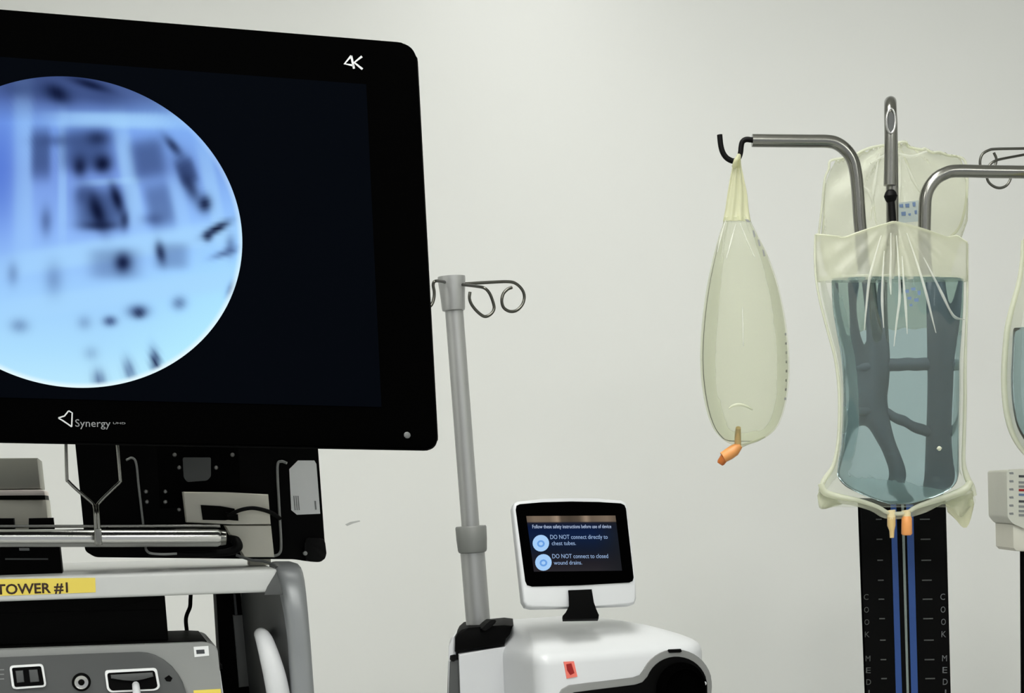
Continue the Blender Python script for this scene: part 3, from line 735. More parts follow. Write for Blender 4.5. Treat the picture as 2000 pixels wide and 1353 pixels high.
bm.to_mesh(me); bm.free()
M['display'] = attr_emat('display_picture', strength=.9)
mesh_obj('display_screen', me, M['display'], dh, smooth=0)
M['ui_text'] = emat('ui_text', (150, 176, 214)); M['ui_disc'] = emat('ui_disc', (166, 206, 248)); M['ui_icon'] = emat('ui_icon', (108, 160, 226)); M['ui_title'] = emat('ui_title', (170, 186, 214))
lettering(D, 'screen_title', 'Follow these safety instructions before use of device', (1040, 1031.5), (1194, 1031), -.0004, M['ui_title'], dh, hpx=7, bold=.01, depth=.0001)
lettering(D, 'screen_text', 'DO NOT connect directly to', (1075, 1052.5), (1187, 1052), -.0004, M['ui_text'], dh, hpx=8.5, depth=.0001)
lettering(D, 'screen_text', 'chest tubes.', (1078, 1064.5), (1125, 1064), -.0004, M['ui_text'], dh, hpx=8, depth=.0001)
lettering(D, 'screen_text', 'DO NOT connect to closed', (1079, 1090), (1188, 1089.5), -.0004, M['ui_text'], dh, hpx=8.5, depth=.0001)
lettering(D, 'screen_text', 'wound drains.', (1082, 1102.5), (1137, 1102), -.0004, M['ui_text'], dh, hpx=8, depth=.0001)
for (x_, y_) in ((1056.5, 1060.5), (1061.5, 1098)):
    prism(D, 'screen_disc', arc(x_, y_, 16, 16.2, 0, 345, 23), -.0005, .0004, M['ui_disc'], dh)
    prism(D, 'screen_icon', arc(x_, y_ + 1, 7.5, 7, 0, 330, 11), -.0007, .0002, M['ui_icon'], dh)
    prism(D, 'screen_icon', arc(x_, y_ + 1, 4, 3.5, 0, 330, 11), -.0009, .0002, M['ui_disc'], dh)
# neck
nk = prism(D, 'display_neck', [(1110, 1152), (1156, 1150), (1160, 1176), (1163, 1190), (1170, 1200), (1169, 1208), (1100, 1209), (1099, 1202), (1109, 1192), (1113, 1184)], -.004, .02, M['black_plastic'], mach, bevel=.0015, shear=.45)
nk.matrix_parent_inverse = Matrix.Identity(4); nk.matrix_basis = mach_inv @ DM

# ------------------------------------------------------------------ fluid bag stand
S = Frame(1765, 1000, 2.22, 0)
stand = S.root('fluid_bag_stand', 'black fluid bag stand with polished steel arms and blue striped column', 'stand')
SFL = S.local((S.o.x, S.o.y, 0)).z
CD = .05
p_ = trace(S, [(1674.5, 975), (1847.5, 975), (1857, 1353), (1688.5, 1353)], CD)
k = (SFL + .06 - p_[3][1]) / (p_[3][1] - p_[0][1])
bl = (p_[3][0] + (p_[3][0] - p_[0][0]) * k, SFL + .06); br = (p_[2][0] + (p_[2][0] - p_[1][0]) * k, SFL + .06)
from_bm('column', prism_bm([p_[0], p_[1], p_[2], br, bl, p_[3]], CD, .11, .006, 3, shear=.24), M['black_plastic'], stand)
def stripe(name, a0, a1, b0, b1, ly, mat, d=.0012):
    prism(S, name, [(a0, 985), (a1, 985), (b1 + (b1 - a1) * .3, 1470), (b0 + (b0 - a0) * .3, 1470)], ly, d, mat, stand)
stripe('blue_stripe', 1739.5, 1750.5, 1750, 1762, CD - .0008, M['blue_strip'])
stripe('blue_stripe', 1770, 1783.5, 1780, 1793, CD - .0008, M['blue_strip'])
stripe('centre_line', 1760.5, 1765.5, 1771, 1775.5, CD - .001, M['grey_line'])
stripe('column_edge', 1676.5, 1679, 1690, 1692.5, CD - .0006, M['black_gloss'])
for i, y_ in enumerate((1014, 1053, 1094, 1133, 1170, 1208, 1250, 1288, 1325)):
    dx = (y_ - 1014) * .033
    prism(S, 'scale_mark', [(1797 + dx, y_ - 1.2), (1816 + dx, y_ - 1.5), (1816 + dx, y_ + 1), (1797 + dx, y_ + 1.2)], CD - .0006, .0008, M['scale_mark'], stand)
    prism(S, 'scale_mark', [(1711 + dx, y_ - 1.2), (1722 + dx, y_ - 1.4), (1722 + dx, y_ + 1), (1711 + dx, y_ + 1.2)], CD - .0006, .0008, M['scale_mark'], stand)
for s_i, (y_, ch) in enumerate(((1165, 'C'), (1190, 'O'), (1214, 'O'), (1238, 'K'), (1285, 'M'), (1308, 'E'), (1331, 'D'), (1352, 'I'))):
    dx = (y_ - 1165) * .03; hw = 1.2 if ch == 'I' else 4.6
    lettering(S, 'column_letter', ch, (1691.5 + dx - hw, y_ + 6), (1691.5 + dx + hw, y_ + 6), CD - .0006, M['scale_mark'], stand, hpx=11)
    lettering(S, 'column_letter', ch, (1841 + dx - hw, y_ + 6), (1841 + dx + hw, y_ + 6), CD - .0006, M['logo_dim'], stand, hpx=12)
box('base_plate', (-.13, -.16, SFL + .03), (.13, .22, SFL + .08), M['black_plastic'], stand, .012)
for cx_ in (-.11, .11):
    for cy_ in (-.12, .18):
        lathe('caster', [(.01, -.011), (.032, -.011), (.035, -.007), (.035, .007), (.032, .011), (.01, .011)], M['black_rubber'], stand, (cx_, cy_, SFL + .035), (cx_ + 1, cy_, SFL + .035))
# arms: polished tubes rising out of the column head and bending outwards
AY = .08
def arm(name, pts, r=12.3): return tube(S, name, pts, r, M['steel'], stand, ly=AY, seg=20, n=8)
la = arm('left_arm', [(1469, 274.5), (1520, 275), (1580, 275.5), (1617, 276), (1636, 281), (1653, 294), (1665, 312), (1671, 335), (1675, 370), (1679, 430), (1683, 470)])
ra = arm('right_arm', [(2075, 337), (2000, 336), (1930, 335), (1866, 334), (1845, 339), (1828, 349), (1815, 366), (1808, 386), (1806, 420), (1805, 470)])
fa = arm('front_arm', [(1718, 690, AY + .01), (1724, 600, AY + .005), (1740, 500, AY), (1743, 440, AY), (1741, 260, AY), (1739.5, 222, AY - .002), (1739, 205, AY - .012), (1739, 200, AY - .03), (1739, 207, AY - .048), (1739, 225, AY - .056), (1739.5, 260, AY - .058), (1739, 320, AY - .058), (1738, 362, AY - .058)], 12)
EA = AY - .058
# eyelet pressed into the front arm near its bend
ev, ef = tube_data([(lambda p: p + Vector((0, 0, 0)))(S.at(1740 + 8.5 * math.cos(t), 236 - 24 * math.sin(t), EA - .0085)) for t in np.linspace(0, 2 * math.pi, 25)[:-1]] + [S.at(1748.5, 236, EA - .0085)], .0017, 8, False)
from_data('eyelet_ring', ev, ef, M['chrome'], fa, smooth=50)
prism(S, 'eyelet_slot', arc(1740.5, 238, 6, 20, 0, 345, 20), EA - .0095, .004, M['grey_dark'], fa)
a = S.at(1739.5, 383, EA - .004); s = S.mpp(1740, 383, EA)
lathe('hook_knob', [(1 * s, -13 * s), (6 * s, -12 * s), (10 * s, -8 * s), (13 * s, 0), (10 * s, 8 * s), (7 * s, 12 * s)], M['black_rubber'], fa, a, a + Vector((.004, 0, -1)), 20)
tube(S, 'hook_stem', [(1740, 388, EA - .004), (1742, 410, EA - .005), (1743.5, 432, EA - .006), (1745, 448, EA - .01), (1746, 455, EA - .02), (1746, 450, EA - .03), (1746, 440, EA - .034)], [7, 7, 7, 6, 5, 5, 4], M['black_rubber'], fa)
tube(S, 'rubber_hook', [(1474, 274.5), (1466, 273), (1457, 272.5), (1450, 277), (1447.5, 287), (1446.5, 297), (1443.5, 307), (1437, 314), (1428, 313.5), (1418, 307), (1411, 296), (1407.5, 282), (1405.5, 263)], 5.3, M['black_rubber'], la, ly=AY, n=4)
tube(S, 'rubber_hook', [(2070, 337), (2082, 337), (2090, 342), (2092, 356), (2098, 372), (2108, 378), (2120, 372), (2126, 356), (2127, 334)], 5.3, M['black_rubber'], ra, ly=AY, n=4)
# lower risers to the column, with bars added as dark shapes in the fluid
tube(S, 'riser', [(1681, 450, AY), (1687, 520, AY), (1706, 610, AY + .01), (1718, 700, AY + .01), (1716, 790, AY + .01), (1735, 860, AY + .01), (1772, 940, AY + .02), (1775, 1010, AY + .03)], [12, 12, 13, 15, 15, 13, 13, 13], M['riser'], stand, seg=16)
tube(S, 'riser', [(1805, 450, AY), (1808, 520, AY), (1815, 600, AY), (1820, 700, AY + .01), (1820, 850, AY + .02), (1816, 1010, AY + .03)], [12, 12, 16, 22, 24, 24], M['riser'], stand, seg=16)
tube(S, 'added_bar', [(1690, 722, AY + .01), (1760, 716, AY + .01), (1858, 718, AY + .01)], 12, M['riser'], stand)
tube(S, 'added_bar', [(1654, 808, AY + .01), (1690, 806, AY + .01), (1722, 800, AY + .01)], 13, M['riser'], stand)
tube(S, 'added_bar', [(1716, 800, AY + .01), (1760, 822, AY + .01), (1815, 852, AY + .02)], 9, M['riser'], stand)

# ------------------------------------------------------------------ fluid bags
M['film_milky'] = film_mat('film_milky', (222, 223, 206), .34, bscale=24, stretch=(2, 1, 1), bump=.8)
M['film_clear'] = film_mat('film_clear', (238, 241, 226), .06, clear=(.985, .99, .965), bscale=35, bump=.2)
M['film_soft'] = film_mat('film_soft', (238, 240, 226), .09, clear=(.97, .973, .945), bscale=28, bump=.2)
M['film_neck'] = film_mat('film_neck', (228, 228, 196), .62, bscale=50, stretch=(3, 1, .5), bump=.3)
M['film_fold_glint'] = film_mat('film_fold_glint', (250, 251, 246), .36, bscale=80, bump=.3, rough=.1)  # near-white, so the folds carry their gloss highlights in the colour
M['film_seam'] = film_mat('film_seam', (236, 238, 220), .55, bscale=80, bump=.3)
M['blue_liquid'] = liquid_mat('blue_liquid', (175, 199, 210), 1.13)
M['clear_liquid'] = liquid_mat('clear_liquid', (246, 248, 236), 1.03)

def bag_data(Fr, rows, ly, nu=40, sub=5, pw=2.0, ex=.62, wrinkle=None, seam=0.0):
    """rows: (py, x_left, x_right, half thickness[, dy]) from top to bottom"""
    R5 = [list(r) + [0] * (5 - len(r)) for r in rows]
    Q = catmull([Vector((r[0], r[1], r[2])) for r in R5], sub); T = catmull([Vector((r[3], r[4], 0)) for r in R5], sub)
    vs = []; fs = []; n = 2 * nu
    for i, (q, t) in enumerate(zip(Q, T)):
        A_ = Fr.at(q.y, q.x, ly + t.y); B_ = Fr.at(q.z, q.x, ly + t.y); v = i / (len(Q) - 1)
        for j in range(n):
            if j <= nu: u = -1 + 2 * j / nu; sgn = -1
            else: u = 1 - 2 * (j - nu) / nu; sgn = 1
            us = math.sin(u * math.pi / 2); us = .6 * us + .4 * u
            p = A_.lerp(B_, (us + 1) / 2)
            au = abs(us)
            if seam and au > 1 - seam: h = .0006
            else:
                w = au / (1 - seam) if seam else au
                h = max(.0006, t.x * max(0, 1 - w ** pw) ** ex)
            p.y += sgn * h
            if wrinkle: p += wrinkle(us, v, sgn, h)
            vs.append(p)
    for i in range(len(Q) - 1):
        for j in range(n):
            k = (j + 1) % n; fs.append((i * n + j, i * n + k, (i + 1) * n + k, (i + 1) * n + j))
    fs += [tuple(range(n))[::-1], tuple((len(Q) - 1) * n + j for j in range(n))]
    return vs, fs

# left bag, clear fluid
LB = Frame(1440, 600, 2.26, 0)
lb = LB.root('fluid_bag', 'clear fluid bag with an orange clip hanging from the black hook', 'fluid bag', 'hanging fluid bags')
rows = [(424, 1414, 1463, .006), (440, 1410.5, 1470, .011), (460, 1404, 1480, .018), (500, 1393, 1500, .028), (550, 1382, 1518, .035), (600, 1374, 1530, .040), (650, 1369, 1538, .043), (700, 1367, 1542, .044), (750, 1370, 1541, .043), (800, 1379, 1532, .038), (835, 1392, 1517, .028), (855, 1408, 1494, .016), (866, 1424, 1466, .006), (870, 1434, 1450, .002)]
def wr1(u, v, s, h):
    g = math.exp(-v * 6) * .004 * math.sin(u * 11 + 1) + .0012 * math.sin(u * 5 + v * 9) * min(1, h * 60)
    return Vector((0, s * abs(g) * .6, 0))
v_, f_ = bag_data(LB, rows, 0, 36, 6, wrinkle=wr1, seam=.05)
from_data('film', v_, f_, M['film_soft'], lb, smooth=80)
rl = [(433, 1414, 1464, .007), (442, 1411.5, 1469, .0105), (460, 1406, 1478, .0175)] + [(a_, b_ + 2.5, c_ - 2.5, max(.003, d_ - .0007)) for a_, b_, c_, d_ in rows[3:-2]] + [(862, 1424, 1478, .004)]
v_, f_ = bag_data(LB, rl, 0, 36, 6, seam=.03)
from_data('fluid', v_, f_, M['clear_liquid'], lb, smooth=80)
v_, f_ = bag_data(LB, [(311, 1433, 1447, .004), (325, 1430, 1448, .006), (350, 1425, 1453, .006), (380, 1420, 1459, .006), (410, 1416, 1462, .006), (432, 1412, 1466, .008)], 0, 24, 5, wrinkle=lambda u, v, s, h: Vector((0, .0022 * math.sin(u * 9 + v * 3), 0)))
from_data('hanger_neck', v_, f_, M['film_neck'], lb, smooth=80)
def ring_tube(Fr, name, cx_, cy_, rx, ry, ly, rpx, mat, parent, a0=0, a1=360, n=20):
    pts = [(cx_ + rx * math.cos(math.radians(a0 + (a1 - a0) * j / n)), cy_ - ry * math.sin(math.radians(a0 + (a1 - a0) * j / n)), ly) for j in range(n + 1)]
    return tube(Fr, name, pts, rpx, mat, parent, smooth_path=False, seg=8)
tube(LB, 'hanger_loop', [(1434, 325, -.006), (1437, 314, -.014), (1441, 307, -.010), (1443, 304, .006), (1443, 312, .02), (1442, 325, .012)], [5, 4, 4, 4, 4, 5], M['film_neck'], lb)
for (x_, y_, w_, h_) in ((1459, 431, 8, 3), (1472, 456, 4, 7), (1482, 474, 4, 7), (1491, 494, 4, 7)):
    prism(LB, 'print_mark', [(x_ - w_ * .6, y_ - h_), (x_ + w_ * .3, y_ - h_ * .8), (x_ + w_ * .9, y_ + h_ * .8), (x_ + w_ * .1, y_ + h_)], -.014, .0006, M['print_grey'], lb)
for i, y_ in enumerate(range(650, 790, 18)):
    dx = -((y_ - 710) / 80) ** 2 * 3
    prism(LB, 'print_mark', [(1534 + dx, y_), (1537.5 + dx, y_), (1537.5 + dx, y_ + 5), (1534 + dx, y_ + 5)], -.006, .0006, M['print_grey'], lb)
tube(LB, 'port_tube', [(1442, 835, -.022), (1441, 850, -.014), (1441, 866, -.006), (1441, 874, -.004)], [5, 6, 6.5, 6], M['tan'], lb)
clip = tube(LB, 'clip', [(1445, 869, -.006), (1434, 879, -.006), (1424, 886, -.006), (1412, 893, -.006)], [7, 12, 12, 11], M['orange'], lb, smooth_path=False, seg=10)
tube(LB, 'clip_tip', [(1417, 890, -.006), (1408, 903, -.006), (1406, 906, -.006)], [9, 8, 6], M['orange_dark'], clip, smooth_path=False, seg=10)
for pts in ([(1417, 430, -.010), (1408, 462, -.018), (1401, 492, -.022)], [(1437, 438, -.013), (1428, 470, -.022), (1419, 505, -.030)], [(1446, 436, -.013), (1458, 468, -.021), (1474, 502, -.028)], [(1450, 600, -.041), (1451, 640, -.0445), (1452, 676, -.0455)]):
    tube(LB, 'fold_line', pts, [.8, 1.8, .8], M['film_fold_glint'], lb, seg=8)
tube(LB, 'bottom_weld', [(1446, 872, 0), (1460, 866, 0), (1480, 859, 0), (1494, 852, 0)], [3, 3, 3, 2], M['film_seam'], lb)
tube(LB, 'fold_line', [(1423, 798, -.036), (1432, 792, -.038), (1444, 790, -.039), (1458, 793, -.038), (1470, 800, -.036)], [1.5, 2.6, 3, 2.6, 1.5], M['film_seam'], lb)

# front bag, blue fluid
FB = Frame(1745, 700, 2.14, 0)
fb = FB.root('fluid_bag', 'bulging blue fluid bag hanging in front of the black column', 'fluid bag', 'hanging fluid bags')
def top_y(x):      # sagging top edge with its gathered middle
    return np.interp(x, [1590, 1600, 1650, 1690, 1720, 1745, 1770, 1800, 1850, 1868, 1890], [458, 459, 464, 450, 441, 434, 440, 448, 464, 461, 475])
# upper film: a sheet of two walls from the sagging edge down to the fluid line
def upper_film():
    nu, nv = 64, 26; vs = []; fs = []
    for side in (-1, 1):
        for j in range(nv + 1):
            v = j / nv
            for i in range(nu + 1):
                u = i / nu
                xt = 1592 + u * (1889 - 1592); yt = float(top_y(xt)) + (2 if side > 0 else 0)
                xb = 1596 + u * (1889 - 1596); yb_ = 550
                px_ = xt + (xb - xt) * v; py_ = yt + (yb_ - yt) * v
                th = .002 + .020 * (v ** 1.4) * max(0, 1 - (2 * u - 1) ** 2) ** .6
                dx = (px_ - 1745) / 150; ang = math.atan2(px_ - 1745, max(8, py_ - 420))
                fold = math.sin(ang * 20 + .4 * math.sin(ang * 7)) * math.exp(-(ang / .75) ** 2) * (.0042 if side < 0 else .002) * min(1, (py_ - 430) / 60)
                sag = .010 * math.sin(math.pi * u) * (1 - v)
                p = FB.at(px_, py_, 0); p.y += side * th + fold + (-sag if side < 0 else -sag)
                vs.append(p)
    n = nu + 1; off = n * (nv + 1)
    for s in (0, off):
        for j in range(nv):
            for i in range(nu):
                a = s + j * n + i; q = (a, a + 1, a + n + 1, a + n); fs.append(q if s == 0 else q[::-1])
    for i in range(nu): fs.append((i, off + i, off + i + 1, i + 1))
    for j in range(nv):
        fs.append((j * n, (j + 1) * n, off + (j + 1) * n, off + j * n)); a = j * n + nu; fs.append((a, off + a, off + a + n, a + n))
    return vs, fs
v_, f_ = upper_film()
from_data('upper_film', v_, f_, M['film_milky'], fb, smooth=80)
def wr2(u, v, s, h):
    ang = u * 1.1
    g = math.sin(ang * 19 + .5) * math.exp(-(v / .30) ** 2) * math.exp(-(u / .62) ** 2) * .0045
    g += .0012 * math.sin(u * 4 + v * 7 + s) + .001 * math.sin(v * 16 + u * 3)
    return Vector((0, (s * .3 + 1 if s < 0 else .5) * g if h > .002 else g * .3, 0))
rows = [(540, 1594, 1889, .021), (580, 1600, 1889, .027), (640, 1615, 1887, .034), (700, 1631, 1885, .038), (760, 1639, 1885.5, .040), (820, 1640, 1884, .041), (870, 1636, 1882, .040), (910, 1627, 1883, .035), (940, 1609, 1894, .024), (962, 1601, 1902, .013), (980, 1603, 1905, .004), (990, 1610, 1896, .0015)]
v_, f_ = bag_data(FB, rows, 0, 48, 6, pw=2.6, ex=.6, wrinkle=wr2, seam=.05)
from_data('film', v_, f_, M['film_clear'], fb, smooth=80)
rows = [(545, 1626, 1880, .019), (549, 1624, 1882, .024), (600, 1626, 1881, .029), (650, 1634, 1878, .032), (700, 1643, 1874, .035), (760, 1647, 1873, .037), (820, 1646, 1872, .038), (870, 1643, 1872, .037), (905, 1637, 1873, .033), (930, 1636, 1872, .027), (950, 1652, 1862, .018), (966, 1684, 1836, .010), (978, 1716, 1800, .005), (984, 1736, 1775, .002)]
v_, f_ = bag_data(FB, rows, 0, 48, 6, pw=2.8, ex=.55, wrinkle=lambda u, v, s, h: wr2(u, v, s, h) * .8 * (1 if v > .02 else 0))
from_data('fluid', v_, f_, M['blue_liquid'], fb, smooth=80)
# welded edges
tube(FB, 'side_weld', [(1593, 458), (1591.5, 500), (1594, 545), (1602, 590), (1615, 640), (1631, 700), (1639, 760), (1639.5, 820), (1636, 870), (1627, 910), (1609, 938), (1602, 960)], [2.6, 2.2, 2.2, 2.4, 2.6, 2.8, 3.4, 3.4, 3.4, 4, 5, 4], M['film_seam'], fb, ly=0, seg=8)
tube(FB, 'side_weld', [(1889, 476), (1889.5, 540), (1889, 600), (1887, 650), (1885, 720), (1885, 780), (1883.5, 840), (1882, 900), (1888, 930), (1898, 950), (1904, 968)], [2.6, 2.2, 2.2, 2.6, 3.4, 3.6, 3.6, 4, 6, 6, 4], M['film_seam'], fb, ly=0, seg=8)
tube(FB, 'top_weld', [(x_, float(top_y(x_)), -.010 * math.sin(math.pi * (x_ - 1592) / 297)) for x_ in (1593, 1610, 1630, 1650, 1670, 1690, 1706, 1720, 1732, 1745, 1758, 1770, 1785, 1800, 1825, 1850, 1868, 1880, 1889)], 2.6, M['film_seam'], fb, seg=8, n=3)
# loose diagonal folds proud of the upper film, whitened as gloss streaks
for pts in ([(1804, 503, -.016), (1822, 538, -.022), (1841, 576, -.026), (1855, 605, -.026), (1866, 620, -.02), (1884, 624, -.006)],
            [(1771, 455, -.012), (1791, 513, -.019), (1808, 570, -.028), (1818, 610, -.032), (1828, 650, -.034)],
            [(1721, 460, -.012), (1708, 505, -.017), (1698, 545, -.024), (1692, 600, -.031), (1688, 645, -.034)],
            [(1727, 490, -.016), (1724, 540, -.024), (1723, 590, -.032), (1726, 640, -.036)],
            [(1751, 460, -.012), (1755, 520, -.021), (1757, 580, -.031), (1751, 630, -.036), (1746, 676, -.039)],
            [(1762, 500, -.018), (1765, 550, -.026), (1769, 600, -.033), (1772, 652, -.037)],
            [(1740, 455, -.012), (1740, 500, -.018), (1739, 545, -.025), (1740, 575, -.031)]):
    tube(FB, 'fold_ridge', pts, [1.0] + [2.0 + .9 * (q % 2) for q in range(len(pts) - 2)] + [.8], M['film_fold_glint'], fb, seg=8)
# bottom seam and loose corner flaps
BS = [(1603, 944), (1612, 962), (1640, 970), (1680, 978), (1715, 990), (1732, 1000), (1752, 1003), (1772, 1000), (1792, 989), (1830, 976), (1860, 966), (1885, 955), (1896, 940)]
def band(name, up, lo, ly0, ly1, mat, thick=.0012, wav=0):
    a = catmull([FB.at(p[0], p[1], ly0) for p in up], 4); b = catmull([FB.at(p[0], p[1], ly1) for p in lo], 4)
    vs = []; fs = []; n = 5; N = len(a)
    for s in (0, thick):
        for i in range(N):
            for j in range(n):
                t = j / (n - 1); p = a[i].lerp(b[i], t); p.y += s + wav * math.sin(i * .9 + j * .5) * t; vs.append(p)
    off = N * n
    for s in (0, off):
        for i in range(N - 1):
            for j in range(n - 1):
                q = s + i * n + j; fs.append((q, q + 1, q + n + 1, q + n))
    for i in range(N - 1):
        for j in (0, n - 1):
            q = i * n + j; fs.append((q, q + n, off + q + n, off + q))
    for i in (0, N - 1):
        for j in range(n - 1):
            q = i * n + j; fs.append((q, off + q, off + q + 1, q + 1))
    return from_data(name, vs, fs, mat, fb, smooth=80)
tube(FB, 'bottom_weld', [(p[0], p[1], -.006) for p in BS], [6, 7, 6, 4.5, 4, 4, 4, 4, 4.5, 6, 7, 8, 6], M['film_seam'], fb, seg=8, n=4)
band('bottom_flap', [(1603, 950), (1625, 968), (1650, 974), (1700, 985), (1732, 1000), (1765, 1000), (1800, 986), (1850, 970), (1885, 956), (1902, 960)],
     [(1597, 968), (1606, 994), (1645, 984), (1700, 997), (1728, 1012), (1770, 1012), (1808, 1000), (1850, 984), (1876, 1010), (1900, 985)], -.003, .0, M['film_milky'], wav=.003)
band('corner_flap', [(1846, 980), (1862, 974), (1880, 968), (1898, 962)], [(1852, 1000), (1868, 1016), (1888, 1030), (1903, 985)], .004, .008, M['film_neck'], wav=.002)
band('corner_flap', [(1599, 962), (1612, 966), (1630, 972)], [(1597, 972), (1604, 994), (1645, 985)], .002, .004, M['film_seam'], wav=.001)
for (x_, y_, w_, h_) in ((1768, 566, 7, 6), (1779, 562, 9, 5), (1792, 568, 6, 8), (1772, 580, 8, 5), (1785, 583, 9, 6), (1776, 594, 6, 4)):
    prism(FB, 'print_mark', [(x_, y_), (x_ + w_, y_ - 1), (x_ + w_, y_ + h_), (x_ + 1, y_ + h_)], -.034, .0005, M['print_blue'], fb)
# ports
for px_, nm, mt, mt2 in ((1741, 'port_tube', M['tan_pale'], M['tan']), (1771, 'port_tube', M['tan_pale'], M['orange'])):
    pt = tube(FB, nm, [(px_ - 1, 996, -.004), (px_, 1006, -.004), (px_, 1014, -.004)], [9, 8, 8], mt, fb, smooth_path=False, seg=14)
    if px_ < 1750: tube(FB, 'port_cap', [(px_, 1010, -.004), (px_, 1026, -.004), (px_ + 1, 1036, -.004), (px_ + 1, 1050, -.004)], [8, 8, 5, 4], mt2, pt, smooth_path=False, seg=14)
    else: tube(FB, 'port_cap', [(px_, 1008, -.004), (px_, 1012, -.004), (px_, 1042, -.004), (px_, 1045, -.004)], [8, 10, 10.5, 8], mt2, pt, smooth_path=False, seg=14)
tube(FB, 'air_bubble', [(1834, 872, -.038), (1834.5, 875.5, -.039), (1835, 879, -.038)], [2.5, 5.5, 2.5], M['film_seam'], fb, smooth_path=False, seg=10)

# back bag, mostly hidden behind the arms
BB = Frame(1750, 400, 2.42, 0)
bbag = BB.root('fluid_bag', 'crumpled translucent fluid bag hanging behind the steel arms', 'fluid bag', 'hanging fluid bags')
def back_sheet():
    nu, nv = 60, 40; vs = []; fs = []
    rnd = random.Random(7)
    jag = [rnd.uniform(-4, 4) for _ in range(nu + 1)]
    for side in (-1, 1):
        for j in range(nv + 1):
            v = j / nv
            for i in range(nu + 1):
                u = i / nu
                top = np.interp(u, [0, .04, .18, .32, .46, .52, .6, .8, .97, 1], [345, 318, 306, 290, 283, 281, 285, 297, 310, 335]) + jag[i] * .8
                xl_ = np.interp(v, [0, .06, .45, .6, 1], [1618, 1612, 1602, 1612, 1690]); xr_ = np.interp(v, [0, .06, .3, .5, 1], [1884, 1889, 1889, 1868, 1820])
                px_ = xl_ + (xr_ - xl_) * u; py_ = top + (650 - top) * v
                ang = math.atan2(px_ - 1750, max(10, py_ - 262))
                th = .002 + .022 * min(1, v * 2) * max(0, 1 - (2 * u - 1) ** 2) ** .6
                fold = .004 * math.sin(ang * 13 + 1) * math.exp(-(v / .35) ** 2)
                p = BB.at(px_, py_, 0); p.y += side * th + fold; vs.append(p)
    n = nu + 1; off = n * (nv + 1)
    for s in (0, off):
        for j in range(nv):
            for i in range(nu):
                a = s + j * n + i; fs.append((a, a + 1, a + n + 1, a + n))
    for i in range(nu):
        for j in (0, nv): fs.append((j * n + i, j * n + i + 1, off + j * n + i + 1, off + j * n + i))
    for j in range(nv):
        for i in (0, nu): fs.append((j * n + i, (j + 1) * n + i, off + (j + 1) * n + i, off + j * n + i))
    return vs, fs
v_, f_ = back_sheet()
M['film_back'] = film_mat('film_back', (226, 228, 206), .26, clear=(.96, .965, .93), bscale=30, stretch=(2, 1, .7), bump=.5)
from_data('film', v_, f_, M['film_back'], bbag, smooth=80)
tube(BB, 'top_weld', [(1619, 330), (1622, 314), (1645, 309), (1668, 303), (1690, 292), (1712, 286), (1745, 281), (1768, 277), (1775, 287), (1800, 292), (1806, 290), (1820, 298), (1835, 297), (1850, 303), (1880, 309), (1888, 330), (1889, 370), (1884, 410), (1873, 445), (1850, 468)], 2.6, M['film_seam'], bbag, ly=-.003, seg=8, n=4)
tube(BB, 'side_weld', [(1619, 330), (1611, 350), (1606, 400), (1600, 450), (1598, 470)], 2.4, M['film_seam'], bbag, ly=-.003, seg=8)
for pts in ([(1718, 300), (1708, 360), (1700, 430)], [(1770, 320), (1783, 350), (1800, 380)], [(1758, 300), (1757, 360), (1756, 400)], [(1668, 350), (1700, 380), (1712, 440)], [(1700, 318), (1740, 300), (1780, 305), (1810, 296)]):
    tube(BB, 'fold_ridge', pts, [1, 3.5, 1] if len(pts) == 3 else 2.5, M['film_fold_glint'], bbag, ly=-.014, seg=8)
lp = prism(BB, 'printed_patch', [(1752, 396), (1794, 391), (1796, 432), (1750, 436)], -.0255, .0006, film_mat('patch', (196, 208, 214), .5), bbag)
for (x_, y_, w_, h_) in ((1756, 399, 8, 6), (1768, 398, 8, 7), (1782, 395, 6, 8), (1760, 414, 9, 7), (1786, 411, 5, 7), (1734, 408, 4, 5), (1774, 417, 5, 4)):
    prism(BB, 'print_mark', [(x_, y_), (x_ + w_, y_ - 1), (x_ + w_, y_ + h_), (x_ + 1, y_ + h_)], -.0262, .0005, M['print_blue'], lp)
hk = tube(BB, 'hanger_loop', [(1742, 300, -.002), (1742, 284, -.02), (1742, 270, -.035), (1746, 270, -.035), (1750, 284, -.02), (1752, 300, -.002)], 2.5, M['film_seam'], bbag)

# right bag, cut by the picture edge
RB = Frame(2030, 700, 2.26, 0)
rb = RB.root('fluid_bag', 'blue fluid bag at the right edge hanging beside the vented box', 'fluid bag', 'hanging fluid bags')
rows = [(470, 1998, 2064, .006), (510, 1996, 2072, .016), (552, 1990, 2085, .026), (600, 1977, 2098, .034), (640, 1968, 2106, .038), (690, 1963, 2111, .041), (740, 1961, 2113, .042), (790, 1964, 2111, .041), (830, 1972, 2103, .036), (860, 1984, 2090, .027), (885, 2002, 2070, .014), (896, 2020, 2052, .004)]
v_, f_ = bag_data(RB, rows, 0, 36, 5, seam=.05)
from_data('film', v_, f_, M['film_soft'], rb, smooth=80)
rl = [(640, 1982, 2092, .02), (646, 1979, 2095, .031)] + [(a_, b_ + 14, c_ - 14, d_ - .006) for a_, b_, c_, d_ in rows[5:9]] + [(858, 2000, 2074, .018), (876, 2016, 2056, .006)]
v_, f_ = bag_data(RB, rl, 0, 30, 4)
from_data('fluid', v_, f_, M['blue_liquid'], rb, smooth=80)
tube(RB, 'side_weld', [(a_, 0, 0) if False else (b_, a_, 0) for a_, b_, c_, d_ in rows], [4, 4, 5, 5.5, 6, 6, 6, 6, 6, 5, 4, 3], M['film_seam'], rb, seg=8)
v_, f_ = bag_data(RB, [(342, 2026, 2036, .004), (370, 2018, 2044, .006), (420, 2008, 2054, .006), (475, 1997, 2066, .007)], 0, 20, 5)
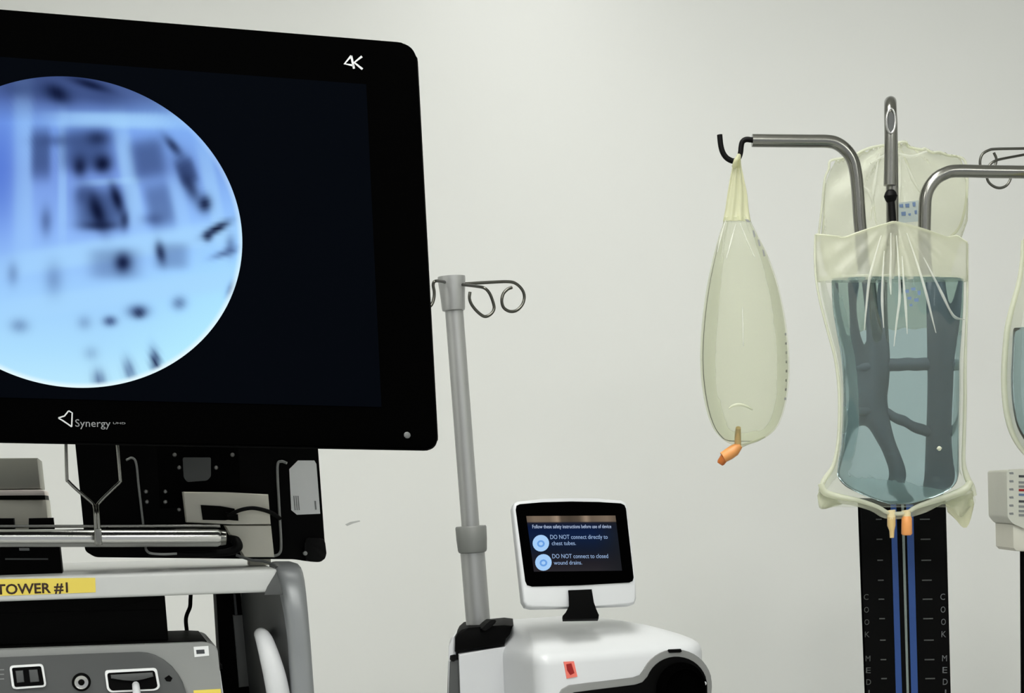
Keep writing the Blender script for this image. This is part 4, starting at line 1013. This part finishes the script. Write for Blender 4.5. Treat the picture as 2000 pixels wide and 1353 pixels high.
from_data('hanger_neck', v_, f_, M['film_neck'], rb, smooth=80)

# ------------------------------------------------------------------ wire-hook stand behind the right arm, with vented box
RS = Frame(2040, 700, 2.6, 0)
rs = RS.root('infusion_stand', 'infusion stand with thin wire hooks and vented box at the right edge', 'stand')
RFL = RS.local((RS.o.x, RS.o.y, 0)).z
tp = RS.at(2052, 280); k_ = RS.mpp(2040, 700)
lathe('pole_tube', [(14 * k_, 0), (14 * k_, tp.z - (RFL + .04)), (10 * k_, tp.z - (RFL + .04) + .004)], M['steel'], rs, (tp.x, 0, RFL + .04), (tp.x, 0, 10), 20)
lathe('pole_head', [(16 * k_, 0), (20 * k_, .003), (22 * k_, .03), (20 * k_, .034)], M['grey_pole'], rs, (tp.x, 0, tp.z - .025), (tp.x, 0, 10), 20)
lathe('base', [(.1, 0), (.1, .02), (.09, .03), (.03, .05)], M['grey_dark'], rs, (tp.x, 0, RFL), (tp.x, 0, 10), 32)
tube(RS, 'hook', [(2050, 289, 0), (1990, 290, 0), (1945, 291, 0), (1932, 293, 0), (1919, 301, 0), (1914, 316, 0), (1918, 332, 0), (1930, 336, 0), (1942, 326, 0), (1946, 311, 0), (1941, 298, 0)], 2.6, M['wire'], rs, seg=8)
tube(RS, 'hook', [(2050, 292, 0), (2000, 302, -.05), (1958, 310, -.08), (1944, 314, -.085), (1933, 322, -.085), (1927, 338, -.085), (1930, 354, -.085), (1941, 364, -.085), (1954, 367, -.085), (1967, 361, -.085), (1974, 347, -.085), (1972, 332, -.085)], 2.6, M['wire'], rs, seg=8)
# vented box clamped on the pole
prism(RS, 'box_body', [(1966, 918), (2120, 908), (2122, 1034), (2000, 1032), (1978, 1022), (1968, 1010)], -.06, .1, M['offwhite'], rs, r=.004, bevel=.004)
prism(RS, 'box_lower', [(1978, 1024), (2110, 1034), (2112, 1082), (1985, 1076), (1979, 1070)], -.055, .09, M['beige'], rs, bevel=.003)
for i in range(6):
    y_ = 924 + 15.8 * i
    prism(RS, 'vent_slot', [(1971, y_ - 2), (1979, y_ - 2.5), (1980, y_ + 2), (1972, y_ + 2)], -.0605, .002, M['print_grey'], rs, r=.0006)
for i, (y_, c_) in enumerate(((930, 'print_dark'), (942, 'print_grey'), (950, 'print_grey'), (957, 'red'), (966, 'print_blue'), (979, 'print_dark'), (989, 'print_grey'), (998, 'print_grey'), (1006, 'print_grey'))):
    prism(RS, 'label_line', [(1990, y_ - 2.5), (2030, y_ - 1), (2030, y_ + 3), (1990, y_ + 2)], -.0607, .001, M[c_], rs)
a_ = RS.at(1992, 1070, -.03)
lathe('support_rod', [(5 * k_, 0), (5 * k_, a_.z - RFL - .02)], M['black_plastic'], rs, (a_.x + .004, -.03, RFL + .015), (a_.x + .004, -.03, 10), 14)
